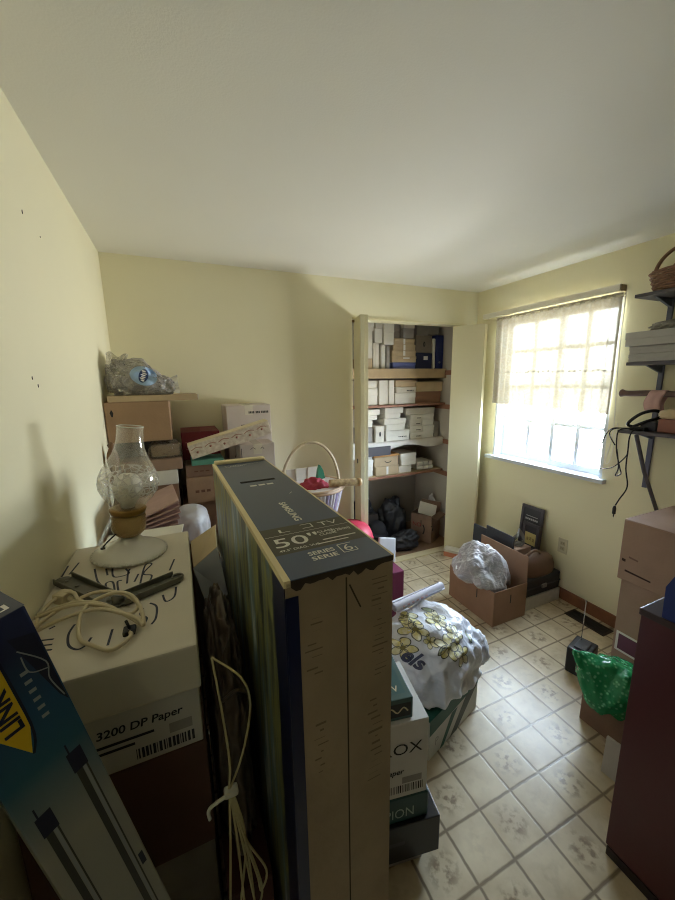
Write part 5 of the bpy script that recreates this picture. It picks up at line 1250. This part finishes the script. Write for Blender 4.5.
# label and red disc on the side that faces the room
b._add([(-.0008,.135,.075),(-.0008,.03,.075),(-.0008,.03,.14),(-.0008,.135,.14)], [(0,1,2,3)], 1)
for k in range(4): b._add([(-.0014,.125-.012*(k % 2),.085+.013*k),(-.0014,.05,.085+.013*k),(-.0014,.05,.091+.013*k),(-.0014,.125-.012*(k % 2),.091+.013*k)], [(0,1,2,3)], 3)
b.lathe([(.0001,.0008),(.03,.0006)], seg=24, mi=2, M=Matrix(((0,0,-1,-.0006),(-1,0,0,.12),(0,1,0,.034),(0,0,0,1))))
b.build('body', [BLU, LABW, mat('disc_red', (176,40,58), .4), mat('label_print_blue', (70,80,120), .5)], t)

# ================================================================== RIGHT WALL SHELVES
SHB = mat('blue_black_shelf', (92,88,96), .45, .12)
sh = thing('wall_shelf_unit', 'dark bracketed shelving with three boards on the right wall', 'shelving', (XR,.78,0))
for z in (2.045, 1.693, 1.318):
    zz0 = z
    MB().rbox(-.225,-.62,z,-.002,.452,z+.018,.003).build('shelf_board', SHB, sh)
for y in (.385, -.35):
    st = MB().rbox(-.014,y-.012,.98,-.0005,y+.012,2.14,.002).build('standard', mat('steel_blue_standard', (96,100,118), .4, metal=.3), sh)
    for z in (2.045, 1.693, 1.318):
        b = MB(); b.prism([(-.17,z-.0005),(-.013,z-.0005),(-.013,z-.045),(-.03,z-.04)], y-.006, y+.006); b.build('bracket', mat('steel_blue_standard', (96,100,118)), sh)
b = MB(); b.tube([(-.205,.365,1.312),(-.12,.345,1.10),(-.006,.31,.86)], .010, smooth_path=False, seg=10); b.build('diagonal_brace', mat('weathered_brace', (96,92,98), .5, .3, 30), sh)
# top shelf basket
t = thing('wicker_basket', 'brown wicker basket with arched handle on the top wall shelf', 'basket', (2.395,1.08,2.064))
BW = mat('brown_wicker', (140,104,82), .65, .2, 30, .2, 90)
b = MB()
for j in range(9):
    z = .006+.0115*j; r_ = .085+.022*j/8
    b.tube([((r_+.004*math.sin(k*PI*.5+j*PI))*math.cos(2*PI*k/44), (r_+.004*math.sin(k*PI*.5+j*PI))*1.25*math.sin(2*PI*k/44), z) for k in range(44)], .0065, closed=True, smooth_path=False, seg=6)
b.lathe([(.0001,.001),(.085,.001),(.085,.006),(.0001,.006)], seg=30, sy=1.25)
b.build('woven_side', BW, t)
b = MB(); b.tube([(.0, -.125*math.cos(PI*k/16), .095+.125*math.sin(PI*k/16)) for k in range(17)], .009, seg=8); b.build('handle', BW, t)
o = MB().merge(blob_bm((.12,.15,.16), 77, sub=4)).build('brown_ornament', mat('dusty_rose_ornament', (150,110,96), .6, .15, 20), loc=(2.395,1.07,2.072)); tag(o, 'dusty brown rounded ornament inside the top shelf basket', 'ornament')
# second shelf boxes
GW = mat('grey_white_box', (176,174,172), .6, .05, 8)
z = 1.7115
for (hh, y1, dx, lab, m_) in ((.042,1.225,.0,'lowest flat white box on the middle wall shelf',GW), (.040,1.228,.006,'middle flat white box on the middle wall shelf',GW), (.075,1.245,-.012,'thick grey white box topmost on the middle wall shelf',mat('grey_white_lid', (186,184,180), .55))):
    lidded('flat_box', lab, 'box', (2.295+dx,.66,z), (.205,y1-.66,hh-.001), m_, m_, .5, group='flat boxes on the middle wall shelf'); z += hh
bag('grey_plastic_bag', 'flattened grey plastic bag on the stacked wall shelf boxes', 'bag', (2.385,1.06,z), (.15,.26,.055), clear_mat('grey_bag_film', (214,214,212), .55, .15, (168,164,156)), 81, ridge=.2)
# wooden rail with pink cloth
t = thing('wooden_rail', 'dark wooden rail with rounded end held by the shelf posts', 'rail', (2.47,.75,1.536))
b = MB(); b.tube([(-.04,.565,.002),(-.04,.51,0),(-.04,.42,.004),(-.04,.3,.0),(-.04,-.5,0)], lambda t_: .0165+.007*math.exp(-((t_-.05)/.05)**2), seg=12); b.build('bar', mat('dark_brown_rail', (112,88,82), .5, .2, 20), t)
for y in (.355,-.38): MB().rbox(-.04,y-.008,-.006,.0325,y+.008,.006,.002).build('holder', mat('dark_brown_rail', (112,88,82)), t)
b = MB(); NU, NV = 10, 16; vs = []
for j in range(NV+1):
    for i in range(NU+1):
        u, v = i/NU, j/NV; a = (v-.5)*2
        y = .345+.075*u+(.012*math.sin(v*9)) ; x = -.04+.0155*math.cos(max(-1,min(1,a*3))*PI/2+PI)*(1) if False else None
        s = (v-.5)*.235
        if abs(s) < .025: th = s/.025*PI/2; px, pz = math.sin(th)*.019, math.cos(th)*.019
        else: px, pz = math.copysign(.019+.002*math.sin(u*12), s), -(abs(s)-.025)
        vs.append((-.04+px, y-.03*max(0,-pz)*(1 if u > .5 else -1)*-1*.5, pz))
b._add(vs, [(j*(NU+1)+i, j*(NU+1)+i+1, (j+1)*(NU+1)+i+1, (j+1)*(NU+1)+i) for j in range(NV) for i in range(NU)], 0, None, True)
o = b.build('pink_cloth', mat('dusty_pink_cloth', (206,168,164), .8, .1, 20), loc=(2.47,.75,1.536)); sm = o.modifiers.new('s','SOLIDIFY'); sm.thickness = .003
tag(o, 'small dusty pink cloth folded over the wooden rail', 'cloth')
# bottom shelf: cables, adapter, reddish box with ornament
t = thing('power_adapter', 'black power adapter heap with cables hanging off the lowest wall shelf', 'adapter', (2.40,1.11,1.3365))
MB().rbox(-.05,-.03,0,.05,.045,.05,.008).build('adapter_body', mat('blue_black_plastic', (58,58,72), .4), t)
MB().rbox(-.09,.0,0,-.052,.075,.022,.006).build('adapter_plug_block', BLACK, t)
b = MB()
b.tube([(-.02,.07,.012),(-.06,.10,.03),(-.05,.05,.09),(-.01,.0,.11),(.02,-.02,.08),(-.05,.02,.05),(-.06,.07,.02)], .0085)
b.tube([(-.05,.04,.01),(-.12,.08,.012),(-.175,.11,.012),(-.182,.14,-.03),(-.18,.175,-.17),(-.178,.17,-.225),(-.18,.09,-.21),(-.178,.03,-.14),(-.178,.02,-.10)], .003)
b.tube([(-.06,.05,.012),(-.15,.07,.012),(-.182,.08,-.01),(-.18,.075,-.11),(-.178,.05,-.2),(-.178,.04,-.235),(-.18,.065,-.25),(-.18,.055,-.2),(-.18,.075,-.1)], .0034)
b.tube([(-.08,.02,.012),(-.16,.1,.012),(-.183,.12,-.02),(-.182,.085,-.08)], .003)
b.build('cables', BLACK, t)
b = MB(); b.tube([(-.12,.0,.014),(-.172,.012,.010),(-.182,.02,-.03),(-.18,.02,-.10),(-.18,.018,-.2),(-.18,.0,-.30),(-.18,.03,-.38),(-.18,.045,-.42)], .0036); b.build('hanging_lead', BLACK, t)
b = MB(); b.lathe([(.004,0),(.009,.004),(.009,.035),(.005,.05)], (-.18,.048,-.475), seg=12); b.box(-.184,.044,-.492,-.182,.046,-.475); b.box(-.178,.05,-.492,-.176,.052,-.475); b.build('plug', BLACK, t)
o = MB().rbox(0,0,0,.09,.13,.072,.006).build('reddish_wooden_box', mat('reddish_wood', (150,100,88), .5, .2, 14), loc=(2.34,.94,1.3365)); tag(o, 'reddish wooden box at the right end of the lowest wall shelf', 'box')
t = thing('cream_ornament', 'cream animal skull shaped ornament lying on the reddish wooden box', 'ornament', (2.372,1.015,1.41))
b = MB(); b.merge(blob_bm((.07,.14,.055), 91, sub=4, ridge=.12)); b.build('body', mat('bone_cream', (212,192,156), .55, .15, 20), t)
b = MB(); b.tube([(.0,-.05,.03),(-.005,-.055,.07),(.0,-.05,.085)], .006); b.tube([(.0,-.05,.045),(-.02,-.075,.06)], .005); b.build('prongs', mat('pale_bone', (222,216,204), .5), t)

# ================================================================== LIGHT AND CAMERA
wd = bpy.data.worlds.new('World'); SC.world = wd; wd.use_nodes = True
bg = wd.node_tree.nodes['Background']; bg.inputs['Strength'].default_value = 38.0
wn = wd.node_tree; tcw = wn.nodes.new('ShaderNodeTexCoord'); sxw = wn.nodes.new('ShaderNodeSeparateXYZ'); wn.links.new(tcw.outputs['Generated'], sxw.inputs[0])
rpw = wn.nodes.new('ShaderNodeValToRGB'); mw = wn.nodes.new('ShaderNodeMapRange'); mw.inputs[1].default_value = -1; mw.inputs[2].default_value = 1
wn.links.new(sxw.outputs['Z'], mw.inputs[0]); wn.links.new(mw.outputs[0], rpw.inputs[0]); wn.links.new(rpw.outputs[0], bg.inputs['Color'])
rpw.color_ramp.elements[0].position = .40; rpw.color_ramp.elements[0].color = (.66,.65,.63,1)
rpw.color_ramp.elements[1].position = .54; rpw.color_ramp.elements[1].color = (.70,.83,1.0,1)
e = rpw.color_ramp.elements.new(.492); e.color = (.48,.50,.52,1)
la = bpy.data.lights.new('window_portal', 'AREA'); la.shape = 'RECTANGLE'; la.size = WIN_Y1-WIN_Y0; la.size_y = WIN_Z1-WIN_Z0; la.cycles.is_portal = True
lo = bpy.data.objects.new('window_portal', la); COL.objects.link(lo); lo.location = (XR+.115,(WIN_Y0+WIN_Y1)/2,(WIN_Z0+WIN_Z1)/2); lo.rotation_euler = (0,PI/2,0)   # emits towards -x
lo.rotation_euler = Matrix(((0,0,1),(-1,0,0),(0,-1,0))).to_euler()

cam = bpy.data.cameras.new('Camera'); co = bpy.data.objects.new('Camera', cam); COL.objects.link(co)
PIT, YAW, ROL = math.radians(10.7), math.radians(23.55), math.radians(-.954)
fw = Vector((math.sin(YAW)*math.cos(PIT), math.cos(YAW)*math.cos(PIT), -math.sin(PIT)))
r0 = Vector((math.cos(YAW), -math.sin(YAW), 0)); u0 = r0.cross(fw)
rr_ = r0*math.cos(ROL)+u0*math.sin(ROL); uu_ = -r0*math.sin(ROL)+u0*math.cos(ROL)
Mc = Matrix((rr_, uu_, -fw)).transposed().to_4x4(); Mc.translation = (0,0,1.63)
co.matrix_world = Mc
cam.sensor_fit = 'VERTICAL'; cam.sensor_height = 36.0; cam.lens = 359.8/900*36.0; cam.clip_start = .02
SC.camera = co
vs_ = SC.view_settings; vs_.view_transform = 'Standard'; vs_.look = 'None'; vs_.gamma = 1.0; vs_.exposure = 1.6; vs_.use_curve_mapping = False
cy = SC.cycles
cy.pixel_filter_type = 'BOX'
cy.use_denoising = True; cy.max_bounces = 14; cy.diffuse_bounces = 9; cy.glossy_bounces = 4; cy.transparent_max_bounces = 16; cy.transmission_bounces = 6; cy.sample_clamp_indirect = 8.0; cy.caustics_reflective = False; cy.caustics_refractive = False
